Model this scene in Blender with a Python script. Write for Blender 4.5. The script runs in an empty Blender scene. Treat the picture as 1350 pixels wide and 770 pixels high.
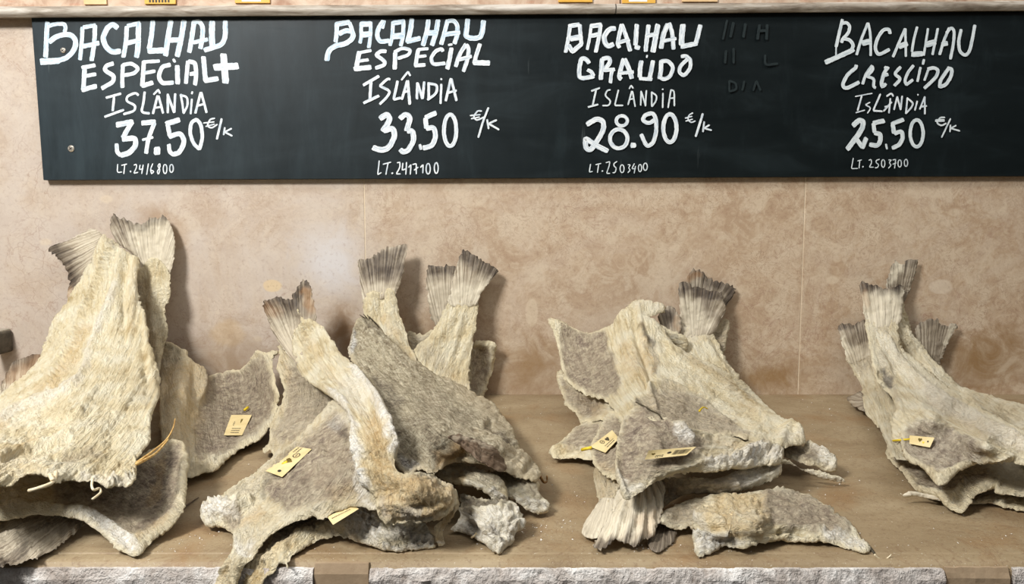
import bpy, bmesh, math, random
import numpy as np
from mathutils import Vector, Matrix
from mathutils.geometry import delaunay_2d_cdt

random.seed(7)
rng = np.random.default_rng(7)
scene = bpy.context.scene
col = scene.collection

# ------------------------------------------------------------------ camera
FPX = 1000.0                      # focal length in pixels of the 1350x770 frame
PITCH = math.radians(5.5)
DIST = 1.25                       # camera to wall
CAMH = 0.293                      # camera above the counter top
FRONT = -0.626                    # front edge of the counter
cam_d = bpy.data.cameras.new('camera')
cam = bpy.data.objects.new('camera', cam_d)
col.objects.link(cam)
cam.location = (0, -DIST, CAMH)
cam.rotation_euler = (math.pi / 2 - PITCH, 0, 0)
cam_d.sensor_fit = 'HORIZONTAL'
cam_d.sensor_width = 36
cam_d.lens = 36 * FPX / 1350
cam_d.clip_start = 0.02
scene.camera = cam

# ------------------------------------------------------------------ light
scene.view_settings.view_transform = 'Standard'
scene.view_settings.look = 'None'
scene.view_settings.gamma = 1
scene.view_settings.use_curve_mapping = False
scene.view_settings.exposure = 0.0
world = bpy.data.worlds.new('world')
scene.world = world
world.use_nodes = True
wt = world.node_tree; wbg = wt.nodes['Background']
wco = wt.nodes.new('ShaderNodeTexCoord'); wse = wt.nodes.new('ShaderNodeSeparateXYZ')
wra = wt.nodes.new('ShaderNodeValToRGB'); wma = wt.nodes.new('ShaderNodeMath')
wma.operation = 'MULTIPLY_ADD'; wma.inputs[1].default_value = 0.5; wma.inputs[2].default_value = 0.5
wt.links.new(wco.outputs['Generated'], wse.inputs[0]); wt.links.new(wse.outputs[2], wma.inputs[0])
wt.links.new(wma.outputs[0], wra.inputs[0]); wt.links.new(wra.outputs[0], wbg.inputs[0])
e = wra.color_ramp.elements                    # dim floor below, bright shop above
e[0].position = 0.42; e[0].color = (0.10, 0.09, 0.08, 1)
e[1].position = 0.8; e[1].color = (0.98, 0.98, 0.98, 1)
wbg.inputs[1].default_value = 0.33

def area(name, loc, target, sx, sy, power, color):
    d = bpy.data.lights.new(name, 'AREA')
    d.shape = 'RECTANGLE'; d.size = sx; d.size_y = sy; d.energy = power; d.color = color
    o = bpy.data.objects.new(name, d); col.objects.link(o)
    o.location = loc
    o.rotation_euler = (Vector(target) - Vector(loc)).to_track_quat('-Z', 'Y').to_euler()
    return o

area('shop_window_light', (-1.05, -1.45, 1.4), (0.1, -0.2, 0.1), 0.42, 0.36, 48, (1.0, 0.99, 0.97))
area('added_overhead_strip', (0.25, -0.72, 1.45), (0.25, -0.22, 0.0), 2.2, 0.25, 9, (1.0, 0.98, 0.95))  # unseen lamp, added to brighten the wall upward and top-light the fish

# ------------------------------------------------------------------ pixel <-> place
CP, SP = math.cos(PITCH), math.sin(PITCH)
def ray(px, py):
    x = (np.asarray(px, float) - 675) / FPX
    y = (385 - np.asarray(py, float)) / FPX
    return x, CP + y * SP, -SP + y * CP          # direction components
def at_depth(px, py, Y):
    dx, dy, dz = ray(px, py)
    t = (np.asarray(Y) + DIST) / dy
    return np.stack([dx * t, np.asarray(Y) + 0 * dx, CAMH + dz * t], -1)
def depth_at_height(px, py, z):
    dx, dy, dz = ray(px, py)
    return float(-DIST + dy * (z - CAMH) / dz)
def pt(px, py, Y):
    return Vector([float(v) for v in at_depth(px, py, Y)])

# ------------------------------------------------------------------ noise
_perm = rng.permutation(512)
_perm = np.concatenate([_perm, _perm, _perm])
_gr = rng.normal(size=(512, 2)); _gr /= np.linalg.norm(_gr, axis=1)[:, None]
def noise2(x, y, seed=0):
    x = np.asarray(x, float) + seed * 17.31; y = np.asarray(y, float) + seed * 9.77
    xi = np.floor(x).astype(int); yi = np.floor(y).astype(int)
    xf = x - xi; yf = y - yi
    u = xf**3 * (xf * (xf * 6 - 15) + 10); v = yf**3 * (yf * (yf * 6 - 15) + 10)
    def g(i, j):
        h = _perm[(_perm[(xi + i) % 512] + yi + j) % 512] % 512
        return _gr[h, 0] * (xf - i) + _gr[h, 1] * (yf - j)
    a = g(0, 0) * (1 - u) + g(1, 0) * u
    b = g(0, 1) * (1 - u) + g(1, 1) * u
    return (a * (1 - v) + b * v) * 1.5
def fbm(x, y, seed=0, octv=3):
    r = 0; a = 1.0
    for k in range(octv):
        r = r + a * noise2(x * 2**k, y * 2**k, seed + k * 3); a *= 0.5
    return r

# ------------------------------------------------------------------ node helpers
class NT:
    def __init__(self, name):
        self.m = bpy.data.materials.new(name); self.m.use_nodes = True
        self.t = self.m.node_tree; self.t.nodes.clear()
        self.out = self.t.nodes.new('ShaderNodeOutputMaterial')
        self.b = self.t.nodes.new('ShaderNodeBsdfPrincipled')
        self.t.links.new(self.b.outputs[0], self.out.inputs[0])
    def n(self, ty, **kw):
        o = self.t.nodes.new(ty)
        for k, v in kw.items(): setattr(o, k, v)
        return o
    def l(self, a, b): self.t.links.new(a, b)
    def setv(self, sock, v):
        if hasattr(v, 'is_linked') or hasattr(v, 'links'): self.l(v, sock)
        elif isinstance(v, (tuple, list)) and len(v) == 3 and sock.type == 'RGBA': sock.default_value = (*v, 1)
        else: sock.default_value = v
    def coord(self, which='Object'): return self.n('ShaderNodeTexCoord').outputs[which]
    def mapping(self, vec, scale=(1, 1, 1), rot=(0, 0, 0), loc=(0, 0, 0)):
        o = self.n('ShaderNodeMapping'); self.l(vec, o.inputs[0])
        o.inputs[1].default_value = loc; o.inputs[2].default_value = rot; o.inputs[3].default_value = scale
        return o.outputs[0]
    def noise(self, vec, scale, detail=3, rough=0.5, dist=0.0):
        o = self.n('ShaderNodeTexNoise'); self.l(vec, o.inputs['Vector'])
        o.inputs['Scale'].default_value = scale; o.inputs['Detail'].default_value = detail
        o.inputs['Roughness'].default_value = rough; o.inputs['Distortion'].default_value = dist
        return o.outputs[0]
    def voro(self, vec, scale, feature='F1'):
        o = self.n('ShaderNodeTexVoronoi', feature=feature); self.l(vec, o.inputs['Vector'])
        o.inputs['Scale'].default_value = scale
        return o.outputs[0]
    def ramp(self, fac, stops):
        o = self.n('ShaderNodeValToRGB'); self.l(fac, o.inputs[0])
        e = o.color_ramp.elements
        while len(e) < len(stops): e.new(0.5)
        for i, (p, c) in enumerate(stops):
            e[i].position = p
            e[i].color = (c, c, c, 1) if isinstance(c, (int, float)) else (*c, 1)
        return o.outputs[0]
    def math(self, op, a, b=0.0, clamp=False):
        o = self.n('ShaderNodeMath', operation=op, use_clamp=clamp)
        self.setv(o.inputs[0], a); self.setv(o.inputs[1], b); return o.outputs[0]
    def mix(self, fac, a, b, blend='MIX'):
        o = self.n('ShaderNodeMix', data_type='RGBA', blend_type=blend)
        self.setv(o.inputs[0], fac); self.setv(o.inputs[6], a); self.setv(o.inputs[7], b); return o.outputs[2]
    def attr(self, name):
        o = self.n('ShaderNodeAttribute', attribute_name=name)
        s = self.n('ShaderNodeSeparateColor'); self.l(o.outputs['Color'], s.inputs[0])
        return s.outputs
    def uv(self):
        return self.n('ShaderNodeUVMap', uv_map='flow').outputs[0]
    def bump(self, h, strength=0.5, dist=0.002, prev=None):
        o = self.n('ShaderNodeBump'); o.inputs['Strength'].default_value = strength
        o.inputs['Distance'].default_value = dist; self.l(h, o.inputs['Height'])
        if prev is not None: self.l(prev, o.inputs['Normal'])
        return o.outputs[0]
    def done(self, color=None, rough=0.7, spec=0.3, normal=None):
        if color is not None: self.setv(self.b.inputs['Base Color'], color)
        self.setv(self.b.inputs['Roughness'], rough)
        self.b.inputs['Specular IOR Level'].default_value = spec
        if normal is not None: self.l(normal, self.b.inputs['Normal'])
        return self.m

def S(r, g, b):                     # sRGB 0-255 to linear
    f = lambda c: (c / 255 / 12.92) if c / 255 <= 0.04045 else ((c / 255 + 0.055) / 1.055) ** 2.4
    return (f(r), f(g), f(b))

# ------------------------------------------------------------------ materials
def crinkle(k, o, uv):
    """fine dried-fibre relief shared by flesh and skin"""
    f1 = k.noise(o, 260, 5, 0.7, 0.4)
    f2 = k.noise(k.mapping(uv, (7, 26, 1)), 1.0, 5, 0.68, 1.0)
    rid = k.math('SUBTRACT', 1.0, k.math('MULTIPLY', k.math('ABSOLUTE', k.math('SUBTRACT', k.noise(k.mapping(uv, (5, 15, 1), loc=(4, 2, 1)), 1.0, 4, 0.6, 0.8), 0.5)), 5.0), True)
    h = k.math('ADD', k.math('ADD', k.math('MULTIPLY', f1, 0.9), k.math('MULTIPLY', f2, 1.0)), k.math('MULTIPLY', rid, 0.22))
    return f1, f2, h

def mat_flesh():
    k = NT('dried_cod_flesh'); o = k.coord(); uv = k.uv()
    big = k.noise(o, 22, 3); mid = k.noise(o, 110, 4, 0.6)
    fine, fib, h = crinkle(k, o, uv)
    M = k.attr('mask'); A = k.attr('aux')
    cream = k.ramp(k.math('ADD', k.math('MULTIPLY', big, 0.5), k.math('MULTIPLY', fib, 0.5)),
                   [(0.32, S(188, 164, 120)), (0.45, S(228, 212, 174)), (0.58, S(241, 231, 203))])
    mot = k.math('ADD', k.math('MULTIPLY', mid, 0.5), k.math('MULTIPLY', fine, 0.5))
    grey = k.ramp(mot, [(0.36, S(104, 90, 79)), (0.47, S(150, 134, 118)), (0.6, S(204, 190, 164))])
    grey = k.mix(k.ramp(big, [(0.35, 0.0), (0.7, 0.5)]), grey, S(178, 160, 132))
    gf = k.math('MULTIPLY', M[0], k.ramp(k.noise(o, 60, 3), [(0.25, 0.7), (0.6, 1.0)]))
    c = k.mix(gf, cream, grey)
    warm = k.mix(k.ramp(fine, [(0.35, 0.0), (0.65, 1.0)]), S(180, 140, 86), S(224, 194, 140))
    c = k.mix(k.math('MULTIPLY', M[1], k.ramp(mid, [(0.3, 0.3), (0.65, 0.95)])), c, warm)
    c = k.mix(k.math('MULTIPLY', M[2], k.ramp(mot, [(0.3, 1.0), (0.7, 0.6)])), c, k.mix(fine, S(40, 34, 31), S(92, 80, 70)))
    salt = k.mix(k.ramp(fine, [(0.36, 0.0), (0.54, 1.0)]), S(206, 194, 172), S(250, 245, 234))
    c = k.mix(k.math('MULTIPLY', A[0], k.ramp(mid, [(0.3, 0.5), (0.6, 1.0)])), c, salt)
    c = k.mix(k.math('MULTIPLY', A[1], 0.8), c, S(240, 226, 190))
    return k.done(c, 0.75, 0.2, k.bump(h, 0.95, 0.005))

def mat_skin():
    k = NT('dried_cod_skin'); o = k.coord(); uv = k.uv()
    big = k.noise(o, 30, 4, 0.6, 0.5); mid = k.noise(o, 90, 5, 0.65, 0.4)
    fine, fib, h = crinkle(k, o, uv)
    M = k.attr('mask'); A = k.attr('aux')
    mot = k.math('ADD', k.math('ADD', k.math('MULTIPLY', mid, 0.35), k.math('MULTIPLY', fine, 0.35)), k.math('MULTIPLY', fib, 0.3))
    c = k.ramp(mot, [(0.38, S(98, 86, 70)), (0.47, S(160, 146, 120)), (0.58, S(218, 207, 180))])
    c = k.mix(k.ramp(big, [(0.4, 0.0), (0.7, 0.55)]), c, S(206, 194, 164))
    cream = k.ramp(mot, [(0.35, S(176, 152, 114)), (0.6, S(234, 221, 192))])
    c = k.mix(M[0], c, cream)
    c = k.mix(k.math('MULTIPLY', M[1], 0.8), c, S(186, 146, 90))
    c = k.mix(k.math('MULTIPLY', M[2], k.ramp(mot, [(0.35, 0.95), (0.6, 0.25)])), c, S(70, 60, 54))
    c = k.mix(A[0], c, k.mix(k.ramp(fine, [(0.42, 0.0), (0.58, 1.0)]), S(120, 120, 122), S(240, 240, 238)))
    c = k.mix(k.math('MULTIPLY', A[1], 0.6), c, S(224, 206, 168))
    return k.done(c, 0.75, 0.2, k.bump(h, 0.95, 0.005))

def mat_fin():
    k = NT('dried_cod_fin'); o = k.coord(); uv = k.uv()
    st = k.noise(k.mapping(uv, (0.9, 38, 1)), 1.0, 3, 0.55, 0.15)
    st2 = k.noise(k.mapping(uv, (2.0, 100, 1)), 1.0, 2, 0.5)
    mid = k.noise(o, 60, 3)
    M = k.attr('mask'); A = k.attr('aux')
    f = k.math('ADD', k.math('MULTIPLY', st, 0.7), k.math('MULTIPLY', st2, 0.3))
    light = k.ramp(f, [(0.36, S(126, 112, 94)), (0.5, S(176, 162, 140)), (0.64, S(216, 206, 184))])
    dark = k.ramp(f, [(0.36, S(44, 37, 33)), (0.52, S(90, 78, 66)), (0.66, S(140, 126, 108))])
    c = k.mix(k.math('MULTIPLY', M[2], k.ramp(mid, [(0.3, 0.75), (0.6, 1.0)])), light, dark)
    c = k.mix(k.math('MULTIPLY', M[0], k.ramp(f, [(0.3, 0.5), (0.7, 1.0)])), c, S(222, 212, 188))
    c = k.mix(k.math('MULTIPLY', M[1], 0.5), c, S(170, 122, 72))
    return k.done(c, 0.62, 0.3, k.bump(f, 0.75, 0.003))

def mat_wall():
    k = NT('polished_pink_marble'); o = k.coord()
    sp = k.n('ShaderNodeSeparateXYZ'); k.l(o, sp.inputs[0])
    slab = k.ramp(k.math('ADD', k.math('MULTIPLY', sp.outputs[0], 0.5), 0.5), [(0.0, 0.0), (0.36, 0.05), (0.4, 0.75), (0.7, 1.0)])
    wob = k.noise(o, 3.2, 5, 0.6, 0.8)
    b1 = k.noise(o, 6.5, 7, 0.66, 1.2); b2 = k.noise(k.mapping(o, loc=(3, 1, 7)), 19, 6, 0.68, 0.9)
    f3 = k.noise(o, 150, 4, 0.65)
    c = k.ramp(b1, [(0.3, S(182, 155, 128)), (0.45, S(194, 169, 142)), (0.56, S(202, 180, 156)), (0.62, S(192, 166, 138)), (0.75, S(184, 156, 130))])
    c = k.mix(k.ramp(b2, [(0.48, 0.0), (0.6, 0.7)]), c, S(214, 195, 170))
    c = k.mix(k.ramp(b2, [(0.3, 0.4), (0.42, 0.0)]), c, S(172, 140, 114))
    b4 = k.noise(k.mapping(o, loc=(5, 1, 3)), 48, 6, 0.7, 1.6)
    c = k.mix(k.ramp(b4, [(0.5, 0.0), (0.62, 0.5)]), c, S(216, 196, 170))
    c = k.mix(k.ramp(b4, [(0.34, 0.35), (0.46, 0.0)]), c, S(168, 138, 112))
    sw = k.math('ABSOLUTE', k.math('SUBTRACT', k.noise(k.mapping(o, loc=(7, 7, 1)), 34, 5, 0.6, 2.6), 0.5))
    c = k.mix(k.math('MULTIPLY', k.ramp(sw, [(0.0, 0.6), (0.022, 0.0)]), k.ramp(k.noise(o, 8, 3), [(0.4, 0.2), (0.6, 1.0)])), c, S(150, 118, 94))
    cool = k.mix(k.ramp(b1, [(0.35, 0.35), (0.6, 0.75)]), c, S(208, 196, 186))
    c = k.mix(k.math('SUBTRACT', 1.0, slab), c, cool)
    # net of reddish hair veins round the shell-like cells
    wv = k.n('ShaderNodeVectorMath', operation='ADD'); k.l(o, wv.inputs[0])
    nv = k.n('ShaderNodeTexNoise'); k.l(o, nv.inputs['Vector']); nv.inputs['Scale'].default_value = 14; nv.inputs['Detail'].default_value = 5
    sc = k.n('ShaderNodeVectorMath', operation='SCALE'); k.l(nv.outputs[1], sc.inputs[0]); sc.inputs['Scale'].default_value = 0.14
    k.l(sc.outputs[0], wv.inputs[1])
    ed = k.voro(wv.outputs[0], 26, 'DISTANCE_TO_EDGE')
    net = k.math('MULTIPLY', k.ramp(ed, [(0.0, 1.0), (0.035, 0.0)]), k.ramp(k.noise(o, 7, 3), [(0.5, 0.0), (0.64, 0.35)]))
    c = k.mix(net, c, S(150, 110, 92))
    v = k.noise(k.mapping(o, loc=(9, 4, 2)), 9, 6, 0.72, 1.4)
    vv = k.math('ABSOLUTE', k.math('SUBTRACT', v, 0.5))
    vein = k.math('MULTIPLY', k.ramp(vv, [(0.0, 1.0), (0.012, 0.0)]), k.ramp(k.noise(o, 4.5, 2), [(0.5, 0.0), (0.64, 0.45)]))
    c = k.mix(vein, c, S(150, 104, 86))
    # pale fossils, some of them where the photograph has them
    vo = k.voro(k.mapping(o, (1, 1, 1.6), loc=(2, 2, 2)), 7.5)
    fos = k.math('MULTIPLY', k.ramp(k.math('ADD', vo, k.math('MULTIPLY', b2, 0.12)), [(0.13, 1.0), (0.16, 0.0)]), 0.45)
    c = k.mix(fos, c, S(226, 208, 182))
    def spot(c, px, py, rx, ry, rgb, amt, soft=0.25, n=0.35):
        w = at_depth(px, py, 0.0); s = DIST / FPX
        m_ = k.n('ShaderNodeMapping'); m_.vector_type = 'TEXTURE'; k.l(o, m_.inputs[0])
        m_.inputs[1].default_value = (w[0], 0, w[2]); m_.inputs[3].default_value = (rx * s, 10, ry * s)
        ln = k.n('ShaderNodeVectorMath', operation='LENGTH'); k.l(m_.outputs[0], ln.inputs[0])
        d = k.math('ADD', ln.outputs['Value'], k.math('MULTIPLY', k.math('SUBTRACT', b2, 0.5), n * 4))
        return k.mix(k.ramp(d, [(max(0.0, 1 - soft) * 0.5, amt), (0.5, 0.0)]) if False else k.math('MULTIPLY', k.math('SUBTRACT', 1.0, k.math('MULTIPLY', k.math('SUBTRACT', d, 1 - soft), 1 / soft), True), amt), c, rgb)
    c = spot(c, 359, 377, 14, 9, S(226, 200, 160), .8, .2, .1)
    c = spot(c, 701, 412, 9, 21, S(222, 204, 178), .55, .2, .03)
    c = spot(c, 300, 440, 26, 20, S(216, 190, 156), .5, .3, .2)
    c = spot(c, 1240, 378, 16, 10, S(224, 208, 186), .6, .25, .2)
    c = spot(c, 1206, 377, 16, 16, S(206, 184, 160), .5, .15, .03)
    c = spot(c, 435, 345, 60, 62, S(222, 218, 218), .75, .9, .4)  # bluish-pale patch of light on the wall, painted into the marble
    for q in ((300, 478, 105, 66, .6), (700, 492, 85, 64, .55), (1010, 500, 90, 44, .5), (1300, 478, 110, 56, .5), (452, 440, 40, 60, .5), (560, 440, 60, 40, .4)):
        c = spot(c, *q[:4], S(136, 104, 62), q[4], .95, .4)  # brown staining that also paints in shade at the wall's foot between piles
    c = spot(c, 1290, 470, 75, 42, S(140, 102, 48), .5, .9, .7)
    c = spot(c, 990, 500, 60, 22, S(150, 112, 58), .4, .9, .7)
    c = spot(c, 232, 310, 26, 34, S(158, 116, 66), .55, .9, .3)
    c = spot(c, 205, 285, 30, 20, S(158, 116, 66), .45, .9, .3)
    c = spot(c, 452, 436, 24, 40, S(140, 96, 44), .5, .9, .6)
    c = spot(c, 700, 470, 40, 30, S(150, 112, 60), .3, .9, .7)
    c = k.mix(k.ramp(f3, [(0.3, 0.35), (0.45, 0.0)]), c, S(150, 118, 98))
    c = k.mix(1.0, c, (0.91, 0.915, 0.905), 'MULTIPLY')
    return k.done(c, k.ramp(b2, [(0.3, 0.3), (0.7, 0.44)]), 0.5, k.bump(f3, 0.08, 0.001))

def mat_counter():
    k = NT('worn_brown_marble'); o = k.coord()
    b1 = k.noise(k.mapping(o, (1, 2.2, 1)), 5, 6, 0.6, 0.8); f = k.noise(o, 220, 3, 0.65); f2 = k.noise(o, 700, 2)
    c = k.ramp(b1, [(0.3, S(144, 121, 91)), (0.5, S(164, 141, 109)), (0.7, S(180, 158, 126))])
    c = k.mix(k.ramp(f, [(0.34, 0.45), (0.46, 0.0)]), c, S(124, 96, 70))
    c = k.mix(k.ramp(k.noise(k.mapping(o, loc=(6, 2, 1)), 9, 5, 0.65, 0.8), [(0.5, 0.0), (0.68, 0.45)]), c, S(150, 108, 64))
    c = k.mix(k.ramp(f2, [(0.66, 0.0), (0.74, 0.7)]), c, S(226, 214, 194))
    v = k.noise(k.mapping(o, loc=(9, 4, 2)), 10, 5, 0.7, 1.2)
    c = k.mix(k.ramp(k.math('ABSOLUTE', k.math('SUBTRACT', v, 0.5)), [(0.0, 0.35), (0.015, 0.0)]), c, S(120, 88, 62))
    c = k.mix(1.0, c, (0.84, 0.87, 0.87), 'MULTIPLY')
    return k.done(c, 0.55, 0.35, k.bump(f, 0.2, 0.001))

def mat_block(rough=True):
    k = NT('rough_hewn_stone' if rough else 'smooth_beige_stone'); o = k.coord()
    b1 = k.noise(o, 30, 6, 0.7, 0.5); f = k.noise(o, 160, 4, 0.7)
    if rough:
        c = k.ramp(b1, [(0.34, S(168, 156, 146)), (0.5, S(204, 196, 188)), (0.64, S(236, 232, 226))])
        c = k.mix(k.ramp(f, [(0.3, 0.35), (0.42, 0.0)]), c, S(140, 122, 108))
        return k.done(c, 0.85, 0.2, k.bump(k.math('ADD', b1, f), 0.8, 0.006))
    c = k.ramp(b1, [(0.3, S(146, 124, 98)), (0.7, S(172, 150, 122))])
    c = k.mix(k.ramp(f, [(0.3, 0.3), (0.45, 0.0)]), c, S(130, 106, 84))
    return k.done(c, 0.7, 0.3, k.bump(f, 0.2, 0.002))

def mat_ledge(front=True):
    k = NT('ledge_lip_stone' if front else 'ledge_face_marble'); o = k.coord()
    b = k.noise(k.mapping(o, (6, 6, 60)), 1.4, 5, 0.65, 0.6); f = k.noise(k.mapping(o, (40, 40, 260)), 1, 3, 0.6)
    if front:
        c = k.ramp(b, [(0.34, S(118, 106, 92)), (0.5, S(166, 156, 142)), (0.64, S(200, 193, 182))])
        c = k.mix(k.ramp(f, [(0.3, 0.6), (0.42, 0.0)]), c, S(120, 96, 74))
    else:
        c = k.ramp(k.noise(o, 18, 5, 0.65, 1.0), [(0.34, S(164, 128, 104)), (0.5, S(196, 170, 146)), (0.66, S(214, 196, 176))])
        c = k.mix(k.ramp(f, [(0.3, 0.4), (0.42, 0.0)]), c, S(190, 120, 90))
    return k.done(c, 0.6, 0.3, k.bump(f, 0.2, 0.001))

def mat_board():
    k = NT('chalkboard_paint'); o = k.coord()
    sm = k.noise(k.mapping(o, (2.5, 1, 9), (0, 0.25, 0)), 2.2, 5, 0.6, 0.8)
    sm2 = k.noise(k.mapping(o, (9, 1, 2.2)), 3.0, 5, 0.65, 0.3)
    f = k.noise(o, 300, 2)
    sp = k.n('ShaderNodeSeparateXYZ'); k.l(o, sp.inputs[0])
    c = k.ramp(sm, [(0.3, S(6, 13, 14)), (0.55, S(10, 18, 19)), (0.75, S(22, 31, 33))])
    # wiped chalk haze plus daylight sheen painted into the colour, stronger to the left
    hz = k.math('MULTIPLY', k.ramp(sp.outputs[0], [(0.0, 1.0), (0.55, 0.4), (1.0, 0.05)]), k.ramp(sm2, [(0.3, 0.45), (0.7, 1.0)]))
    c = k.mix(k.math('MULTIPLY', hz, 0.62), c, S(62, 74, 80))
    c = k.mix(k.ramp(sm2, [(0.55, 0.0), (0.8, 0.25)]), c, S(48, 60, 63))
    sc = k.noise(k.mapping(o, (30, 1, 3), (0, 0.6, 0)), 2.0, 3, 0.6)
    c = k.mix(k.ramp(sc, [(0.68, 0.0), (0.76, 0.22)]), c, S(120, 130, 130))
    return k.done(c, k.ramp(sm, [(0.3, 0.38), (0.7, 0.5)]), 0.22, k.bump(f, 0.04, 0.0005))

def mat_paint(name, lo, hi, rough=0.55):
    k = NT(name); uv = k.uv()
    st = k.noise(k.mapping(uv, (0.9, 7, 1)), 1.0, 3, 0.55, 0.2)
    c = k.ramp(st, [(0.4, lo), (0.54, hi)])
    return k.done(c, rough, 0.3)

def mat_plain(name, c1, c2, scale=60, rough=0.6, bump=0.15, spec=0.3, metal=0.0):
    k = NT(name); o = k.coord(); n = k.noise(o, scale, 4, 0.6)
    k.b.inputs['Metallic'].default_value = metal
    return k.done(k.ramp(n, [(0.35, c1), (0.65, c2)]), rough, spec, k.bump(n, bump, 0.001))

FLESH, SKIN, FIN = mat_flesh(), mat_skin(), mat_fin()
WALL, COUNTER, BLOCK, SMOOTH = mat_wall(), mat_counter(), mat_block(), mat_block(False)
LIP, LEDGE, BOARD = mat_ledge(), mat_ledge(False), mat_board()
PAINT = mat_paint('white_chalk_paint', S(184, 195, 204), S(228, 233, 234))
PAINTB = mat_paint('bluish_white_chalk_paint', S(168, 190, 206), S(220, 231, 236))
PAINTG = mat_paint('pale_grey_chalk_paint', S(184, 195, 199), S(216, 223, 224))
GHOST = mat_paint('wiped_chalk_traces', S(20, 29, 30), S(30, 40, 41))
GROUT = mat_plain('pale_grout', S(206, 188, 160), S(222, 206, 180), 90)
SCREW = mat_plain('screw_metal', S(168, 160, 148), S(214, 206, 192), 300, 0.35, 0.1, 0.5, 0.6)
TAGP = mat_plain('yellow_card', S(208, 186, 132), S(222, 202, 152), 40, 0.55, 0.03)
INK = mat_plain('dark_ink', S(52, 46, 34), S(74, 64, 46), 90)
INKG = mat_plain('olive_ink', S(86, 70, 22), S(118, 98, 34), 60)
PIN = mat_plain('yellow_plastic', S(206, 176, 30), S(230, 204, 60), 60, 0.4)
STRAW = mat_plain('dry_straw', S(176, 132, 70), S(222, 190, 124), 200)
THREAD = mat_plain('pale_dry_fibre', S(214, 194, 154), S(238, 226, 196), 200)
YCARD = mat_plain('ochre_card', S(214, 160, 60), S(228, 178, 82), 50, 0.5)
FADED = mat_plain('faded_card', S(214, 176, 124), S(226, 194, 150), 50, 0.5)
PEG = mat_plain('dark_grey_wood', S(72, 66, 56), S(104, 96, 82), 60)
SALT = mat_plain('salt_grain', S(226, 220, 208), S(248, 244, 238), 200)
BLACKGAP = mat_plain('dark_joint', S(38, 32, 27), S(56, 48, 40), 60)

# ------------------------------------------------------------------ object helpers
def tag(o, label=None, cat=None, group=None, kind=None):
    if label: o['label'] = label
    if cat: o['category'] = cat
    if group: o['group'] = group
    if kind: o['kind'] = kind
    return o

def mesh_obj(name, verts, faces, mats, parent=None, smooth=False, fmat=None):
    me = bpy.data.meshes.new(name)
    off = parent.location if parent is not None and parent.type == 'EMPTY' else Vector((0, 0, 0))
    me.from_pydata([tuple(Vector(v) - off) for v in verts], [], faces)
    for m in (mats if isinstance(mats, (list, tuple)) else [mats]): me.materials.append(m)
    if fmat is not None: me.polygons.foreach_set('material_index', fmat)
    if smooth: me.polygons.foreach_set('use_smooth', [True] * len(me.polygons))
    me.update()
    o = bpy.data.objects.new(name, me); col.objects.link(o)
    if parent is not None: o.parent = parent
    return o

def thing(name, loc, label, cat, group=None):
    o = bpy.data.objects.new(name, None); col.objects.link(o)
    o.empty_display_size = 0.03; o.location = loc
    return tag(o, label, cat, group)

class MB:
    """collects shapes into one mesh"""
    def __init__(self): self.v = []; self.f = []; self.m = []
    def add(self, v, f, m=0):
        k = len(self.v); self.v += [Vector(a) for a in v]
        self.f += [tuple(i + k for i in q) for q in f]; self.m += [m] * len(f)
    def box(self, lo, hi, m=0, bev=0.0):
        bm = bmesh.new(); bmesh.ops.create_cube(bm, size=1)
        for v in bm.verts:
            v.co = Vector([(lo[i] + hi[i]) / 2 + v.co[i] * (hi[i] - lo[i]) for i in range(3)])
        if bev: bmesh.ops.bevel(bm, geom=bm.edges[:], offset=bev, segments=2, affect='EDGES', profile=0.5)
        bm.verts.index_update()
        self.add([v.co.copy() for v in bm.verts], [[v.index for v in f.verts] for f in bm.faces], m); bm.free()
    def tube(self, pts, rad, m=0, seg=6):
        pts = [Vector(p) for p in pts]; n = len(pts); vs = []; fs = []
        rad = [rad] * n if isinstance(rad, (int, float)) else rad
        for i, p in enumerate(pts):
            d = (pts[min(i + 1, n - 1)] - pts[max(i - 1, 0)]).normalized()
            a = d.cross(Vector((0.3, 0.2, 1))).normalized(); b = d.cross(a)
            for k in range(seg):
                t = 2 * math.pi * k / seg
                vs.append(p + (a * math.cos(t) + b * math.sin(t)) * rad[i])
        for i in range(n - 1):
            for k in range(seg):
                fs.append((i * seg + k, i * seg + (k + 1) % seg, (i + 1) * seg + (k + 1) % seg, (i + 1) * seg + k))
        fs.append(tuple(range(seg - 1, -1, -1))); fs.append(tuple((n - 1) * seg + k for k in range(seg)))
        self.add(vs, fs, m)
    def build(self, name, mats, parent=None, smooth=False):
        return mesh_obj(name, self.v, self.f, mats, parent, smooth, self.m)

def spline(pts, n=8, closed=False):
    """Catmull-Rom through 2D/3D points"""
    P = [np.array(p, float) for p in pts]; N = len(P); out = []
    for i in range(N if closed else N - 1):
        p0 = P[(i - 1) % N] if closed or i > 0 else P[i]
        p1 = P[i]; p2 = P[(i + 1) % N]
        p3 = P[(i + 2) % N] if closed or i + 2 < N else p2
        for k in range(n):
            t = k / n
            out.append(0.5 * (2 * p1 + (p2 - p0) * t + (2 * p0 - 5 * p1 + 4 * p2 - p3) * t * t + (3 * p1 - p0 - 3 * p2 + p3) * t**3))
    if not closed: out.append(P[-1])
    return np.array(out)

# ------------------------------------------------------------------ dried fish sheets
def seg_dist(P, poly, closed=False):
    """distance of points P (n,2) to a polyline"""
    A = np.array(poly, float); B = np.roll(A, -1, 0)
    if not closed: A, B = A[:-1], B[:-1]
    best = np.full(len(P), 1e9)
    for a, b in zip(A, B):
        d = b - a; L = max(d @ d, 1e-9)
        t = np.clip(((P - a) @ d) / L, 0, 1)
        q = P - (a + t[:, None] * d)
        best = np.minimum(best, (q * q).sum(1))
    return np.sqrt(best)

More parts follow.
